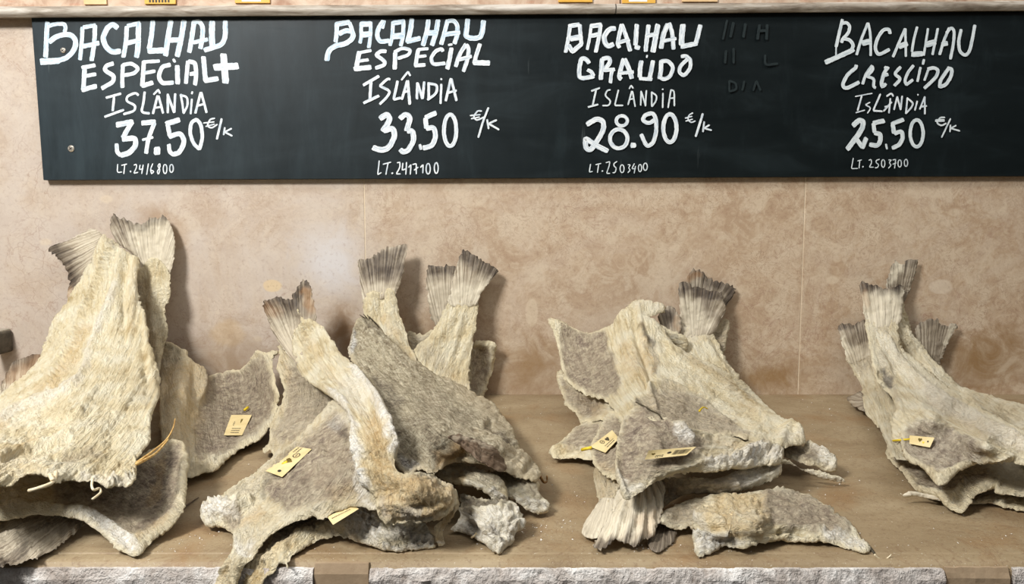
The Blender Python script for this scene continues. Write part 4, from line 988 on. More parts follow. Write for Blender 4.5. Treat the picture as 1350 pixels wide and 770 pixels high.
# chunk right below
f = cod(640, 690, -0.56, 'white salty cod chunk with a ragged tip, lower right corner of the second pile', 1)
D = Depth([(607, 652, 'z', .028), (668, 658, 'z', .03), (692, 681, 'z', .018), (659, 727, 'z', .004), (594, 695, 'z', .008), (626, 709, 'z', .006), (643, 690, 'z', .022), (670, 715, 'z', .006), (610, 690, 'z', .010)])
sheet('body', [(605, 650), (624, 652), (650, 654), (668, 656), (680, 663), (692, 681), (693, 693), (680, 700), (679, 711), (667, 721), (659, 728), (643, 721), (634, 715), (626, 710), (612, 700), (594, 695), (603, 684), (607, 668)], D, FLESH, f, .013,
      flow=('axis', [(610, 660), (650, 690), (665, 725)]), masks=[('salt', 'all', None, 0, .72), ('dark', 'area', [(606, 654), (640, 655), (672, 660), (668, 668), (640, 669), (608, 671)], 3, 1.0), ('salt', 'area', [(606, 652), (640, 653), (674, 658), (668, 671), (640, 671), (606, 673)], 3, -.95), ('grey', 'area', [(600, 686), (625, 692), (630, 706), (612, 700)], 6, .7), ('warm', 'line', [(668, 690), (672, 700)], 6, .5), ('grey', 'line', [(650, 694), (656, 704)], 6, .7)],
      ridges=[([(608, 674), (640, 672), (668, 670)], 4, .004), ([(625, 684), (645, 700), (660, 722)], 4, .003), ([(650, 690), (660, 705)], 5, -.003), ([(665, 680), (680, 690)], 4, .004), ([(610, 684), (630, 700)], 4, -.003)], relief=.0015, relief_px=7, edge=(.2, 3), crust=[([(596, 670), (690, 668), (694, 695), (660, 730), (600, 705)], .0017, 13)], seed=22)
m = MB(); m.tube([pt(628, 703, -.585), pt(625, 707, -.588), pt(621, 709, -.589)], .0009); m.build('flesh_strand', THREAD, f, True)

# two flaps under the skin fish on the right
f = cod(690, 650, -0.50, 'cod with two pale tongues of flesh poking out under the mottled skin-side cod', 1)
sheet('belly_flap', [(640, 622), (664, 620), (686, 628), (708, 631), (713, 649), (721, 656), (727, 663), (725, 672), (711, 676), (694, 669), (680, 660), (668, 652), (640, 640)],
      [(650, 625, 'z', .034), (708, 632, 'z', .028), (727, 665, 'z', .010), (711, 675, 'z', .008), (680, 660, 'z', .02), (690, 645, 'z', .028)], FLESH, f, .010, flow=('axis', [(650, 630), (725, 670)]),
      masks=[('dark', 'area', [(650, 620), (700, 628), (700, 640), (670, 640)], 6, .6), ('salt', 'line', [(680, 660), (700, 665), (724, 668)], 7, .7), ('grey', 'line', [(690, 640), (712, 650)], 8, .5)], relief=.0018, edge=(.4, 3), seed=23)
sheet('body', [(577, 625), (586, 617), (597, 611), (617, 612), (638, 618), (657, 626), (666, 637), (671, 653), (667, 663), (654, 660), (643, 651), (629, 643), (610, 638), (594, 636)],
      [(577, 626, 'z', .045), (600, 612, 'z', .052), (657, 627, 'z', .045), (669, 660, 'z', .024), (643, 651, 'z', .032), (610, 638, 'z', .04), (630, 630, 'z', .045)], FLESH, f, .009, flow=('axis', [(580, 622), (670, 660)]),
      masks=[('warm', 'area', [(594, 622), (614, 622), (617, 636), (596, 638)], 2, 1.0), ('dark', 'area', [(600, 626), (611, 626), (611, 633), (600, 633)], 3, .35), ('grey', 'area', [(600, 610), (660, 624), (665, 640), (625, 630)], 8, .55), ('salt', 'line', [(615, 640), (645, 652), (666, 662)], 7, .8)], ridges=[([(590, 632), (630, 640), (660, 655)], 4, .003)], relief=.0015, edge=(.5, 3), seed=24)

# skin side up
f = cod(590, 560, -0.3, 'big cod lying skin side up, mottled grey-brown, on top of the second pile', 1)
D = Depth([(477, 418, 'w', .125), (464, 440, 'w', .14), (460, 470, 'w', .19), (500, 440, 'w', .14), (534, 464, 'w', .15), (579, 494, 'w', .155), (620, 513, 'w', .17), (655, 534, 'w', .2), (676, 565, 'z', .035), (692, 593, 'z', .035), (711, 615, 'z', .03), (712, 628, 'z', .03), (664, 619, 'z', .048), (600, 609, 'z', .062), (545, 622, 'z', .066), (525, 612, 'z', .066), (508, 545, 'z', .088), (490, 500, 'w', .26), (580, 560, 'z', .094), (600, 590, 'z', .075), (640, 560, 'z', .07), (550, 510, 'w', .27), (660, 590, 'z', .058), (520, 580, 'z', .076)])
D_B2 = D
sheet('body', [(477, 417), (469, 423), (464, 439), (459, 460), (461, 470), (475, 490), (495, 515), (508, 545), (514, 575), (518, 600), (525, 613), (531, 620), (537, 625), (545, 621), (556, 616), (566, 620), (575, 621), (585, 615), (600, 609), (615, 608), (633, 609), (650, 614), (664, 619), (680, 625), (695, 630), (708, 633), (714, 625), (711, 614), (703, 604), (692, 593), (684, 582), (677, 562), (666, 548), (655, 534), (643, 525), (620, 513), (598, 503), (579, 494), (559, 482), (534, 464), (518, 451), (497, 425), (486, 417)],
      D, SKIN, f, .009, flow=('axis', [(475, 425), (540, 500), (600, 560), (700, 620)]), relief=.0013, fiber=.0005,
      masks=[('dark', 'area', [(490, 510), (512, 500), (530, 530), (520, 560), (545, 600), (530, 618), (508, 560)], 12, .7), ('dark', 'line', [(498, 505), (516, 520), (522, 530)], 8, .9), ('dark', 'line', [(560, 520), (610, 560)], 16, .45), ('dark', 'line', [(550, 560), (580, 600)], 16, .5), ('grey', 'area', [(590, 500), (660, 535), (680, 575), (640, 545), (600, 515)], 8, .55), ('grey', 'line', [(560, 516), (600, 560), (650, 575)], 10, .35), ('warm', 'area', [(575, 600), (598, 582), (622, 590), (610, 606), (580, 617)], 6, .85), ('grey', 'area', [(655, 590), (690, 600), (712, 628), (690, 628), (665, 612)], 8, .6),
             ('salt', 'line', [(465, 430), (461, 465)], 5, .6), ('dark', 'area', [(519, 592), (535, 598), (548, 620), (530, 622)], 5, .9), ('salt', 'line', [(528, 605), (545, 615)], 6, .35), ('dark', 'line', [(478, 419), (490, 428), (505, 445)], 5, .6), ('dark', 'line', [(648, 560), (662, 580), (678, 588)], 4, .9), ('grey', 'line', [(545, 622), (575, 620), (600, 609)], 5, .7)],  # last dark line paints in the shade of a narrow crease
      ridges=[([(470, 425), (500, 450), (560, 490), (620, 520)], 10, .002), ([(500, 480), (560, 525), (640, 560)], 7, -.002), ([(590, 600), (605, 588), (625, 592)], 8, .004), ([(646, 556), (664, 582), (682, 590)], 3.5, -.005), ([(652, 585), (690, 612)], 9, .004), ([(565, 560), (570, 600)], 8, .002), ([(690, 625), (705, 605)], 3, -.003)], edge=(.7, 3.5), bead=(.001, 3), seed=25)
sheet('pectoral_fin', [(592, 575), (600, 572), (612, 574), (633, 579), (652, 590), (664, 604), (668, 618), (660, 621), (652, 618), (640, 611), (630, 605), (617, 595), (603, 583)], Over(D, .024), FIN, f, .004, flow=('fan', 575, 562),
      masks=[('dark', 'all', None, 0, 1.0), ('warm', 'all', None, 0, .25), ('grey', 'line', [(598, 575), (625, 578), (650, 590)], 3, .45)], flutes=(4.2, .0012), ragged=.5, seed=26)
m = MB()
for i, (a, b) in enumerate((((480, 419), (474, 415)), ((484, 420), (479, 414)), ((488, 421), (484, 415)), ((492, 424), (487, 417)), ((496, 428), (490, 420)), ((500, 433), (494, 424)))):
    m.tube([pt(a[0], a[1], -.13), pt(b[0], b[1], -.13)], [.0012, .0005])
m.build('fin_spine', INK, f)

# fish with the cream strip, front of pile 2
f = cod(440, 610, -0.45, 'cod with a cream backbone strip running down the front of the second pile', 1)
D = Depth([(401, 367, 'w', .075), (346, 398, 'w', .045), (413, 400, 'w', .085), (360, 440, 'w', .07), (392, 415, 'w', .085), (420, 428, 'w', .10), (388, 470, 'w', .11), (447, 463, 'w', .17), (412, 506, 'w', .24), (484, 500, 'w', .29), (441, 525, 'z', .085), (513, 544, 'z', .105), (466, 580, 'z', .088), (524, 592, 'z', .085), (478, 640, 'z', .058), (535, 627, 'z', .07), (497, 676, 'z', .040), (529, 689, 'z', .033), (576, 626, 'z', .058), (603, 650, 'z', .044), (590, 677, 'z', .036), (556, 650, 'z', .060), (580, 655, 'z', .050), (556, 690, 'z', .032), (505, 610, 'z', .076), (490, 560, 'z', .1), (515, 650, 'z', .056)])
sheet('tail_fin', [(346, 398), (349, 395), (356, 393), (365, 391), (374, 394), (381, 395), (386, 389), (390, 381), (396, 373), (401, 367), (407, 372), (411, 384), (413, 396), (416, 422), (405, 440), (396, 480), (388, 477), (375, 461), (361, 440), (353, 425), (349, 413)], D, FIN, f, .003, curl=2, flow=('fan', 400, 490),
      masks=[('dark', 'line', [(347, 396), (365, 390), (381, 394), (390, 380), (402, 369)], 18, 1.0), ('dark', 'area', [(346, 395), (385, 392), (403, 370), (415, 415), (385, 425), (355, 425)], 14, .6), ('warm', 'line', [(404, 385), (408, 405)], 8, .8), ('warm', 'line', [(352, 405), (362, 412)], 10, .5), ('grey', 'area', [(362, 425), (385, 420), (392, 460), (378, 460)], 10, .5)], jag=([(348, 395), (381, 395), (400, 368)], 2.6), fiber=.0008, flutes=(5, .0006), seed=27)
Dflap = Depth([(441, 526, 'z', .072), (398, 572, 'z', .045), (346, 625, 'z', .034), (334, 668, 'z', .022), (311, 703, 'z', .012), (297, 735, 'w', .628), (280, 785, 'w', .642), (312, 765, 'w', .642), (334, 733, 'z', .008), (363, 698, 'z', .022), (410, 679, 'z', .033), (455, 670, 'z', .04), (495, 668, 'z', .044), (430, 610, 'z', .066), (470, 600, 'z', .075), (400, 650, 'z', .045), (460, 550, 'z', .08), (370, 680, 'z', .027)])
sheet('belly_flap', [(443, 524), (420, 547), (398, 572), (378, 592), (352, 617), (346, 631), (344, 647), (334, 668), (318, 682), (311, 703), (307, 720), (297, 735), (285, 764), (277, 790), (304, 790), (312, 764), (322, 744), (334, 733), (340, 722), (350, 710), (363, 698), (383, 688), (410, 679), (418, 683), (426, 682), (435, 675), (455, 670), (475, 667), (497, 670), (490, 640), (476, 600), (470, 560), (460, 533)],
      Dflap, FLESH, f, .007, flow=('axis', [(450, 530), (400, 620), (320, 710), (290, 780)]),
      masks=[('grey', 'area', [(440, 545), (405, 580), (360, 620), (350, 650), (380, 672), (430, 662), (475, 645), (468, 600), (458, 560)], 9, 1.0), ('dark', 'line', [(440, 560), (455, 572)], 7, .6), ('dark', 'line', [(352, 630), (345, 655)], 5, .6), ('grey', 'all', None, 0, .28), ('dark', 'line', [(380, 600), (400, 640), (370, 660)], 12, .25), ('warm', 'line', [(320, 690), (345, 676)], 8, .55), ('warm', 'area', [(430, 645), (475, 635), (480, 660), (440, 664)], 10, .35), ('salt', 'line', [(308, 718), (325, 728), (335, 716)], 6, .7), ('salt', 'line', [(470, 600), (480, 660), (495, 668)], 7, .7), ('salt', 'line', [(440, 560), (470, 545)], 9, .4), ('warm', 'line', [(300, 740), (288, 770)], 6, .35)],
      ridges=[([(425, 590), (428, 600), (424, 615)], 3.5, .0035), ([(346, 622), (344, 650), (330, 675)], 3, .003), ([(312, 712), (340, 695), (390, 676), (440, 662)], 6, .003), ([(330, 705), (370, 682), (410, 668)], 4, -.0025), ([(303, 735), (290, 775)], 3, -.003), ([(318, 735), (308, 770)], 3, .003), ([(443, 530), (400, 575), (350, 622)], 4, .002)], relief=.0013, edge=(.6, 4), bead=(.0015, 3), seed=28)
sheet('body', [(390, 407), (393, 410), (399, 420), (408, 420), (420, 427), (435, 444), (447, 463), (459, 472), (470, 483), (484, 500), (501, 523), (513, 544), (519, 570), (526, 590), (519, 611), (530, 622), (545, 620), (560, 622), (576, 625), (592, 637), (603, 647), (602, 664), (590, 678), (572, 686), (556, 690), (540, 687), (529, 690), (508, 689), (497, 677), (492, 655), (478, 643), (474, 624), (466, 597), (464, 562), (455, 537), (441, 526), (424, 513), (411, 506), (397, 494), (388, 472), (383, 450), (385, 437), (395, 425)],
      Over(D, .003), FLESH, f, .012, step=2.3, flow=('axis', [(398, 415), (420, 470), (470, 530), (500, 590), (520, 660)]), relief=.0014, relief_px=7, fiber=.0006, crust=[([(486, 640), (530, 622), (580, 626), (605, 650), (596, 680), (540, 692), (495, 685)], .0009, 15)],
      ridges=[([(425, 513), (452, 532), (467, 565), (472, 600), (482, 640)], 6, .005), ([(470, 486), (498, 525), (512, 560), (521, 590)], 8, .006), ([(460, 500), (485, 540), (500, 580)], 6, -.004), ([(400, 430), (410, 470), (430, 500)], 5, .003, 5), ([(410, 425), (440, 470), (470, 510)], 6, .003), ([(415, 430), (425, 470), (455, 510)], 3, -.0025), ([(485, 620), (520, 630), (540, 640)], 8, .003), ([(500, 670), (530, 664), (555, 674), (585, 664)], 8, .003), ([(538, 640), (534, 655), (545, 668), (585, 662)], 3, -.003), ([(520, 645), (526, 672)], 4, -.002), ([(552, 648), (580, 652)], 16, .003), ([(520, 686), (556, 684)], 3, -.003)],
      masks=[('salt', 'line', [(440, 520), (458, 540), (469, 575), (474, 605), (482, 638)], 7, 1.0), ('salt', 'line', [(468, 486), (495, 520), (511, 555), (521, 588)], 9, 1.0), ('salt', 'area', [(440, 500), (470, 490), (490, 520), (480, 545), (455, 530)], 10, .5), ('warm', 'area', [(478, 545), (500, 545), (512, 590), (525, 625), (545, 650), (520, 660), (492, 640), (486, 600)], 8, .85), ('warm', 'area', [(490, 640), (560, 630), (600, 645), (598, 672), (560, 686), (505, 686)], 9, .8), ('salt', 'line', [(505, 655), (510, 680)], 5, .35), ('salt', 'line', [(535, 678), (548, 672)], 7, .5), ('grey', 'area', [(540, 625), (585, 632), (575, 655), (545, 650)], 6, .45), ('warm', 'line', [(400, 440), (425, 480), (450, 510)], 6, .3), ('dark', 'line', [(585, 640), (598, 650)], 3, .4)],
      edge=(.3, 3), seed=29)
sheet('skin_strip', [(602, 648), (606, 665), (600, 678), (590, 690), (584, 703), (587, 716), (579, 719), (574, 706), (574, 693), (584, 684), (592, 672), (598, 660)], [(603, 650, 'z', .045), (600, 675, 'z', .03), (585, 695, 'z', .014), (581, 718, 'z', .004), (575, 700, 'z', .014)], FLESH, f, .0025, step=1.8, masks=[('warm', 'all', None, 0, .7), ('salt', 'line', [(575, 717), (588, 716)], 3, .7)], flow=('axis', [(604, 650), (580, 715)]), fiber=.0006, seed=30)

# ================================================================== PILE 3
f = cod(945, 385, -0.02, 'cod whose dark tail peeks out behind the upright tail of the third pile', 2)
sheet('tail_fin', [(903, 371), (909, 362), (915, 354), (925, 357), (934, 367), (950, 371), (960, 374), (971, 379), (967, 388), (958, 403), (950, 412), (930, 408), (905, 392)], [(915, 355, 'w', .012), (970, 380, 'w', .012), (940, 405, 'w', .02), (905, 385, 'w', .018)], FIN, f, .0025, curl=2, flow=('fan', 915, 450),
      masks=[('dark', 'all', None, 0, .5), ('dark', 'line', [(915, 355), (935, 367), (970, 380), (962, 398)], 14, 1.0), ('warm', 'line', [(907, 366), (918, 362)], 6, .6)], jag=([(915, 355), (935, 368), (970, 380)], 3), fiber=.0008, seed=31)
sheet('body', [(938, 442), (945, 432), (949, 427), (956, 421), (962, 425), (960, 440), (957, 456), (953, 468), (945, 462)], [(945, 432, 'w', .03), (960, 424, 'w', .025), (952, 465, 'w', .04)], FLESH, f, .005, masks=[('grey', 'all', None, 0, .7)], edge=(.6, 3), seed=32)

f = cod(883, 425, -0.05, 'little dark cod tail tucked between the two upright pieces of the third pile', 2)
sheet('tail_fin', [(868, 420), (872, 412), (880, 403), (888, 405), (893, 408), (897, 422), (897, 440), (888, 442), (875, 434)], [(880, 403, 'w', .04), (895, 410, 'w', .045), (870, 425, 'w', .055), (890, 440, 'w', .06)], FIN, f, .0025, curl=2, flow=('fan', 890, 470), masks=[('dark', 'area', [(866, 400), (892, 402), (888, 430), (870, 428)], 8, .85), ('warm', 'line', [(892, 420), (894, 436)], 5, .5)], jag=([(876, 406), (893, 408)], 2), seed=33)
sheet('body', [(866, 426), (876, 431), (888, 437), (902, 442), (908, 452), (905, 462), (893, 460), (880, 452), (868, 440)], [(870, 428, 'w', .066), (905, 448, 'w', .078), (893, 458, 'w', .08)], FLESH, f, .007, ridges=[([(872, 432), (885, 440), (903, 447)], 4, .003), ([(885, 448), (895, 455)], 4, .003)], masks=[('dark', 'line', [(885, 442), (896, 452)], 4, .5)], edge=(.5, 3), seed=34)

f = cod(935, 450, -0.06, 'cod with the broad fanned grey tail standing highest in the third pile', 2)
D = Depth([(898, 372, 'w', .03), (954, 386, 'w', .03), (900, 430, 'w', .045), (941, 435, 'w', .045), (953, 465, 'w', .06), (905, 460, 'w', .07), (980, 503, 'w', .09), (940, 490, 'w', .1), (990, 550, 'z', .012), (960, 555, 'z', .016)])
sheet('tail_fin', [(894, 379), (896, 373), (898, 371), (906, 372), (912, 376), (918, 378), (932, 382), (944, 384), (953, 385), (954, 396), (957, 408), (953, 417), (949, 425), (942, 438), (922, 445), (901, 445), (898, 428), (896, 404)], D, FIN, f, .0025, curl=2, flow=('fan', 915, 478),
      masks=[('dark', 'line', [(895, 376), (906, 373), (932, 383), (953, 386)], 15, 1.0), ('dark', 'area', [(905, 375), (952, 386), (945, 420), (920, 410)], 14, .45), ('grey', 'area', [(897, 400), (915, 400), (935, 430), (905, 440)], 10, .8)], jag=([(898, 371), (918, 378), (953, 385)], 1.5), flutes=(3.6, .0007), seed=35)
sheet('body', [(901, 443), (904, 433), (914, 431), (925, 432), (932, 431), (938, 434), (945, 446), (953, 465), (965, 484), (981, 503), (992, 518), (998, 545), (985, 570), (950, 560), (925, 510), (905, 470)], Over(D, .0015), FLESH, f, .006, flow=('axis', [(918, 435), (940, 475), (975, 510)]), ridges=[([(925, 434), (935, 460), (960, 495)], 5, .003), ([(912, 436), (918, 460)], 4, .002), ([(935, 436), (950, 470)], 3, -.002)],
      masks=[('salt', 'area', [(900, 430), (935, 430), (940, 445), (905, 450)], 8, .4)], fiber=.0009, edge=(.4, 3), taper=([(902, 442), (925, 433), (937, 435)], 14, .002), seed=36)

# far-right lobes under the top fish
f = cod(1060, 600, -0.36, 'cod with two thick ends poking out at the right tip of the third pile', 2)
sheet('belly_flap', [(990, 596), (1015, 600), (1033, 605), (1045, 611), (1056, 617), (1077, 621), (1099, 627), (1115, 633), (1110, 637), (1100, 636), (1087, 633), (1075, 628), (1062, 622), (1045, 614), (1020, 612)], [(1000, 604, 'z', .03), (1056, 618, 'z', .02), (1113, 635, 'z', .008), (1087, 632, 'z', .010)], FLESH, f, .007, step=1.8, flow=('axis', [(1000, 603), (1112, 635)]), masks=[('salt', 'line', [(1045, 615), (1080, 627), (1112, 635)], 7, .6)], relief=.0015, edge=(.5, 3), seed=37)
sheet('body', [(985, 566), (1020, 575), (1045, 584), (1060, 586), (1072, 585), (1083, 592), (1091, 597), (1099, 605), (1104, 612), (1102, 619), (1087, 619), (1077, 612), (1062, 609), (1045, 602), (1020, 596), (990, 590)], [(990, 575, 'z', .03), (1020, 576, 'z', .024), (1050, 584, 'z', .022), (1072, 587, 'z', .026), (1103, 613, 'z', .016), (1087, 618, 'z', .015), (1040, 597, 'z', .024), (1083, 600, 'z', .026)], FLESH, f, .012, flow=('axis', [(1000, 580), (1100, 614)]),
      masks=[('grey', 'area', [(1000, 592), (1050, 588), (1078, 596), (1080, 608), (1045, 604)], 6, .8), ('dark', 'line', [(1040, 596), (1070, 604), (1080, 612)], 5, .5), ('salt', 'area', [(1068, 586), (1090, 595), (1104, 612), (1100, 620), (1082, 612)], 6, .7)], ridges=[([(1070, 588), (1088, 598), (1099, 614)], 6, .005)], relief=.0018, edge=(.3, 3), seed=38)

# left under-flaps
f = cod(760, 525, -0.15, 'cod edge, grey inside, low against the wall left of the third pile', 2)
sheet('body', [(733, 491), (740, 487), (747, 500), (760, 512), (775, 519), (798, 527), (812, 545), (806, 556), (790, 552), (775, 556), (765, 559), (760, 546), (748, 536), (741, 522), (735, 505)], [(735, 492, 'w', .06), (760, 548, 'z', .02), (745, 525, 'z', .035), (800, 530, 'z', .05), (775, 520, 'z', .05), (780, 550, 'z', .03), (770, 540, 'z', .025)], FLESH, f, .006,
      masks=[('grey', 'area', [(744, 505), (770, 520), (795, 530), (785, 545), (765, 545), (750, 530)], 6, .95), ('warm', 'area', [(780, 535), (802, 530), (800, 550), (785, 552)], 5, .4)], edge=(.85, 4), bead=(.0015, 3), seed=39)
f = cod(765, 585, -0.27, 'cod wing with a pointed left end on the stone, left of the third pile', 2)
sheet('body', [(724, 593), (732, 587), (748, 572), (764, 558), (780, 554), (802, 556), (806, 585), (795, 605), (779, 604), (768, 603), (754, 602), (740, 603), (728, 601)], [(725, 595, 'z', .012), (764, 558, 'z', .02), (802, 560, 'z', .035), (795, 602, 'z', .018), (750, 601, 'z', .010), (770, 580, 'z', .022)], FLESH, f, .009, flow=('axis', [(726, 596), (800, 575)]),
      masks=[('grey', 'area', [(742, 585), (764, 563), (790, 560), (795, 588), (770, 592)], 6, .9)], ridges=[([(728, 594), (750, 591), (785, 597)], 4, .004)], edge=(.8, 4), bead=(.001, 3), seed=40)
f = cod(800, 600, -0.4, 'cod with a small round-bottomed flap behind the left card in the third pile', 2)
Dc = Depth([(808, 546, 'z', .065), (789, 564, 'z', .05), (778, 588, 'z', .038), (781, 605, 'z', .036), (790, 620, 'z', .034), (812, 632, 'z', .036), (826, 600, 'z', .052), (822, 556, 'z', .062), (803, 590, 'z', .044)])
sheet('body', [(808, 541), (799, 547), (789, 564), (782, 578), (778, 589), (781, 605), (789, 619), (800, 627), (813, 633), (826, 630), (832, 590), (826, 552), (816, 540)], Dc, FLESH, f, .006,
      masks=[('grey', 'area', [(806, 550), (792, 570), (784, 590), (795, 615), (815, 622), (826, 590), (820, 555)], 5, .95), ('warm', 'line', [(795, 615), (810, 625)], 7, .3)], edge=(.9, 3.5), bead=(.002, 2.6), seed=41)

# hanging tail at the bottom
f = cod(825, 680, -0.56, 'cod with a ragged fluted tail hanging down at the front left of the third pile', 2)
Dh = Depth([(785, 620, 'z', .022), (795, 660, 'z', .018), (768, 700, 'z', .006), (785, 712, 'z', .006), (830, 645, 'z', .033), (875, 640, 'z', .032), (873, 685, 'z', .015), (830, 718, 'z', .006), (862, 712, 'z', .006), (820, 690, 'z', .018), (850, 680, 'z', .021)])
sheet('body', [(783, 614), (784, 640), (787, 656), (794, 663), (808, 661), (813, 645), (820, 630), (800, 612)], Over(Dh, .001), FLESH, f, .007, flow=('axis', [(795, 615), (800, 660)]), masks=[('grey', 'all', None, 0, .35), ('warm', 'all', None, 0, .3)], ridges=[([(790, 620), (796, 655)], 4, .002)], fiber=.0008, seed=42)
sheet('tail_fin', [(795, 657), (782, 672), (774, 684), (769, 694), (767, 704), (774, 708), (783, 709), (800, 700), (815, 680), (818, 660)], Dh, FIN, f, .003, flow=('fan', 812, 630), masks=[('grey', 'all', None, 0, .75)], ragged=.4, seed=43)
sheet('tail_fin', [(812, 646), (808, 668), (798, 692), (783, 716), (789, 722), (803, 717), (815, 710), (822, 713), (828, 717), (838, 719), (845, 713), (851, 708), (857, 711), (866, 698), (872, 680), (875, 660), (876, 640), (862, 622), (838, 632)], Over(Dh, .005), FIN, f, .004, curl=2, flow=('fan', 850, 590),
      masks=[('grey', 'area', [(815, 640), (870, 630), (874, 668), (858, 698), (795, 706)], 8, .95), ('dark', 'line', [(785, 720), (815, 714), (838, 721), (857, 712)], 5, .9), ('dark', 'line', [(826, 712), (838, 680)], 4, .6), ('dark', 'line', [(845, 712), (854, 680)], 4, .5), ('warm', 'area', [(838, 680), (870, 670), (860, 705), (845, 705)], 8, .5), ('dark', 'line', [(872, 640), (873, 680)], 5, .3)],
      flutes=(13, .0022), ragged=.9, jag=([(785, 718), (815, 712), (838, 719), (857, 710)], 2.6), seed=44)
sheet('pelvic_fin', [(868, 688), (880, 690), (892, 699), (892, 706), (881, 721), (868, 728), (858, 724), (853, 716), (860, 704)], [(870, 690, 'z', .005), (892, 702, 'z', .004), (868, 726, 'z', .003), (856, 715, 'z', .004)], FIN, f, .003, flow=('fan', 880, 670), masks=[('dark', 'all', None, 0, .8)], seed=45)

# bottom fish, right
f = cod(1020, 690, -0.55, 'cod lying flat lowest in the third pile, long pointed wing to the right', 2)
D = Depth([(880, 675, 'z', .02), (950, 652, 'z', .026), (1014, 642, 'z', .024), (1058, 647, 'z', .018), (1107, 677, 'z', .012), (1146, 722, 'z', .004), (1107, 718, 'z', .004), (1040, 711, 'z', .006), (956, 717, 'z', .007), (923, 731, 'z', .004), (914, 715, 'z', .008), (900, 694, 'z', .010), (990, 685, 'z', .026), (1050, 685, 'z', .017), (1100, 700, 'z', .011), (940, 690, 'z', .022)])
sheet('body', [(868, 684), (876, 672), (895, 662), (915, 655), (950, 650), (989, 646), (1014, 642), (1041, 643), (1058, 647), (1070, 652), (1091, 664), (1107, 677), (1124, 687), (1136, 706), (1146, 719), (1143, 727), (1134, 726), (1124, 724), (1107, 718), (1087, 712), (1066, 713), (1045, 712), (1029, 712), (1012, 714), (991, 718), (977, 722), (956, 718), (941, 726), (923, 732), (916, 724), (914, 713), (920, 701), (906, 693), (894, 697), (880, 692)], D, FLESH, f, .009, flow=('axis', [(880, 680), (980, 680), (1080, 685), (1140, 722)]),
      masks=[('grey', 'area', [(1008, 645), (1058, 650), (1100, 675), (1118, 696), (1085, 700), (1030, 692), (1014, 690)], 6, .95), ('grey', 'area', [(868, 672), (925, 658), (925, 685), (890, 694)], 8, .7), ('warm', 'area', [(925, 680), (950, 655), (1005, 648), (1012, 680), (1010, 706), (970, 712), (940, 700)], 9, .55), ('salt', 'area', [(914, 708), (952, 700), (965, 712), (992, 714), (960, 722), (922, 734), (912, 722)], 5, .95), ('grey', 'line', [(925, 720), (955, 714)], 4, .55), ('salt', 'area', [(1085, 697), (1120, 700), (1140, 712), (1146, 724), (1120, 722), (1088, 712)], 4, .85), ('dark', 'line', [(1028, 701), (1045, 699)], 3, .6), ('salt', 'line', [(920, 682), (930, 695)], 5, .5)],
      ridges=[([(1022, 697), (1050, 697), (1085, 699)], 3.5, .004), ([(1028, 703), (1060, 704)], 2.5, -.004), ([(915, 712), (950, 704)], 6, .006), ([(925, 685), (960, 695), (1000, 690)], 8, .006), ([(950, 700), (1000, 705)], 5, .005), ([(1012, 650), (1012, 690)], 4, .002), ([(920, 700), (960, 697)], 3, -.006), ([(1034, 705), (1037, 716)], 3, .004), ([(960, 660), (975, 690)], 6, .003)], relief=.0018, relief_px=8, edge=(.5, 3), crust=[([(915, 672), (960, 652), (1010, 645), (1015, 700), (975, 718), (916, 732)], .0018, 9)], seed=46)
m = MB(); m.tube([Vector(p) for p in at_depth(np.array([1144, 1148, 1152, 1154]), np.array([721, 725, 729, 732]), np.array([-.598, -.602, -.606, -.608]))], [.0022, .002, .0014, .0008], 0, 8); m.build('fin_spine', INK, f, True)

# middle slab
f = cod(960, 635, -0.5, 'cod slab with a greyish side, second from the bottom of the third pile', 2)
D = Depth([(870, 640, 'z', .027), (910, 632, 'z', .04), (960, 622, 'z', .042), (1028, 615, 'z', .034), (1030, 625, 'z', .03), (985, 645, 'z', .024), (930, 652, 'z', .024), (880, 662, 'z', .014), (940, 640, 'z', .034)])
sheet('body', [(866, 634), (885, 630), (905, 630), (922, 629), (940, 631), (958, 627), (975, 619), (1000, 612), (1025, 608), (1032, 616), (1026, 627), (1005, 637), (985, 645), (955, 651), (930, 652), (912, 652), (900, 654), (885, 660), (875, 667), (866, 650)], D, FLESH, f, .009, flow=('axis', [(870, 650), (940, 642), (1030, 618)]),
      masks=[('grey', 'area', [(868, 632), (930, 630), (975, 625), (985, 642), (930, 652), (875, 662)], 6, .85), ('salt', 'area', [(970, 618), (1030, 608), (1030, 626), (985, 644), (960, 640)], 10, .65), ('warm', 'line', [(895, 645), (905, 640)], 5, .35)], ridges=[([(958, 625), (966, 640), (972, 650)], 5, .005), ([(980, 640), (1025, 622)], 4, .003), ([(885, 650), (920, 640), (970, 640)], 4, .002)], relief=.0018, edge=(.3, 3), seed=47)

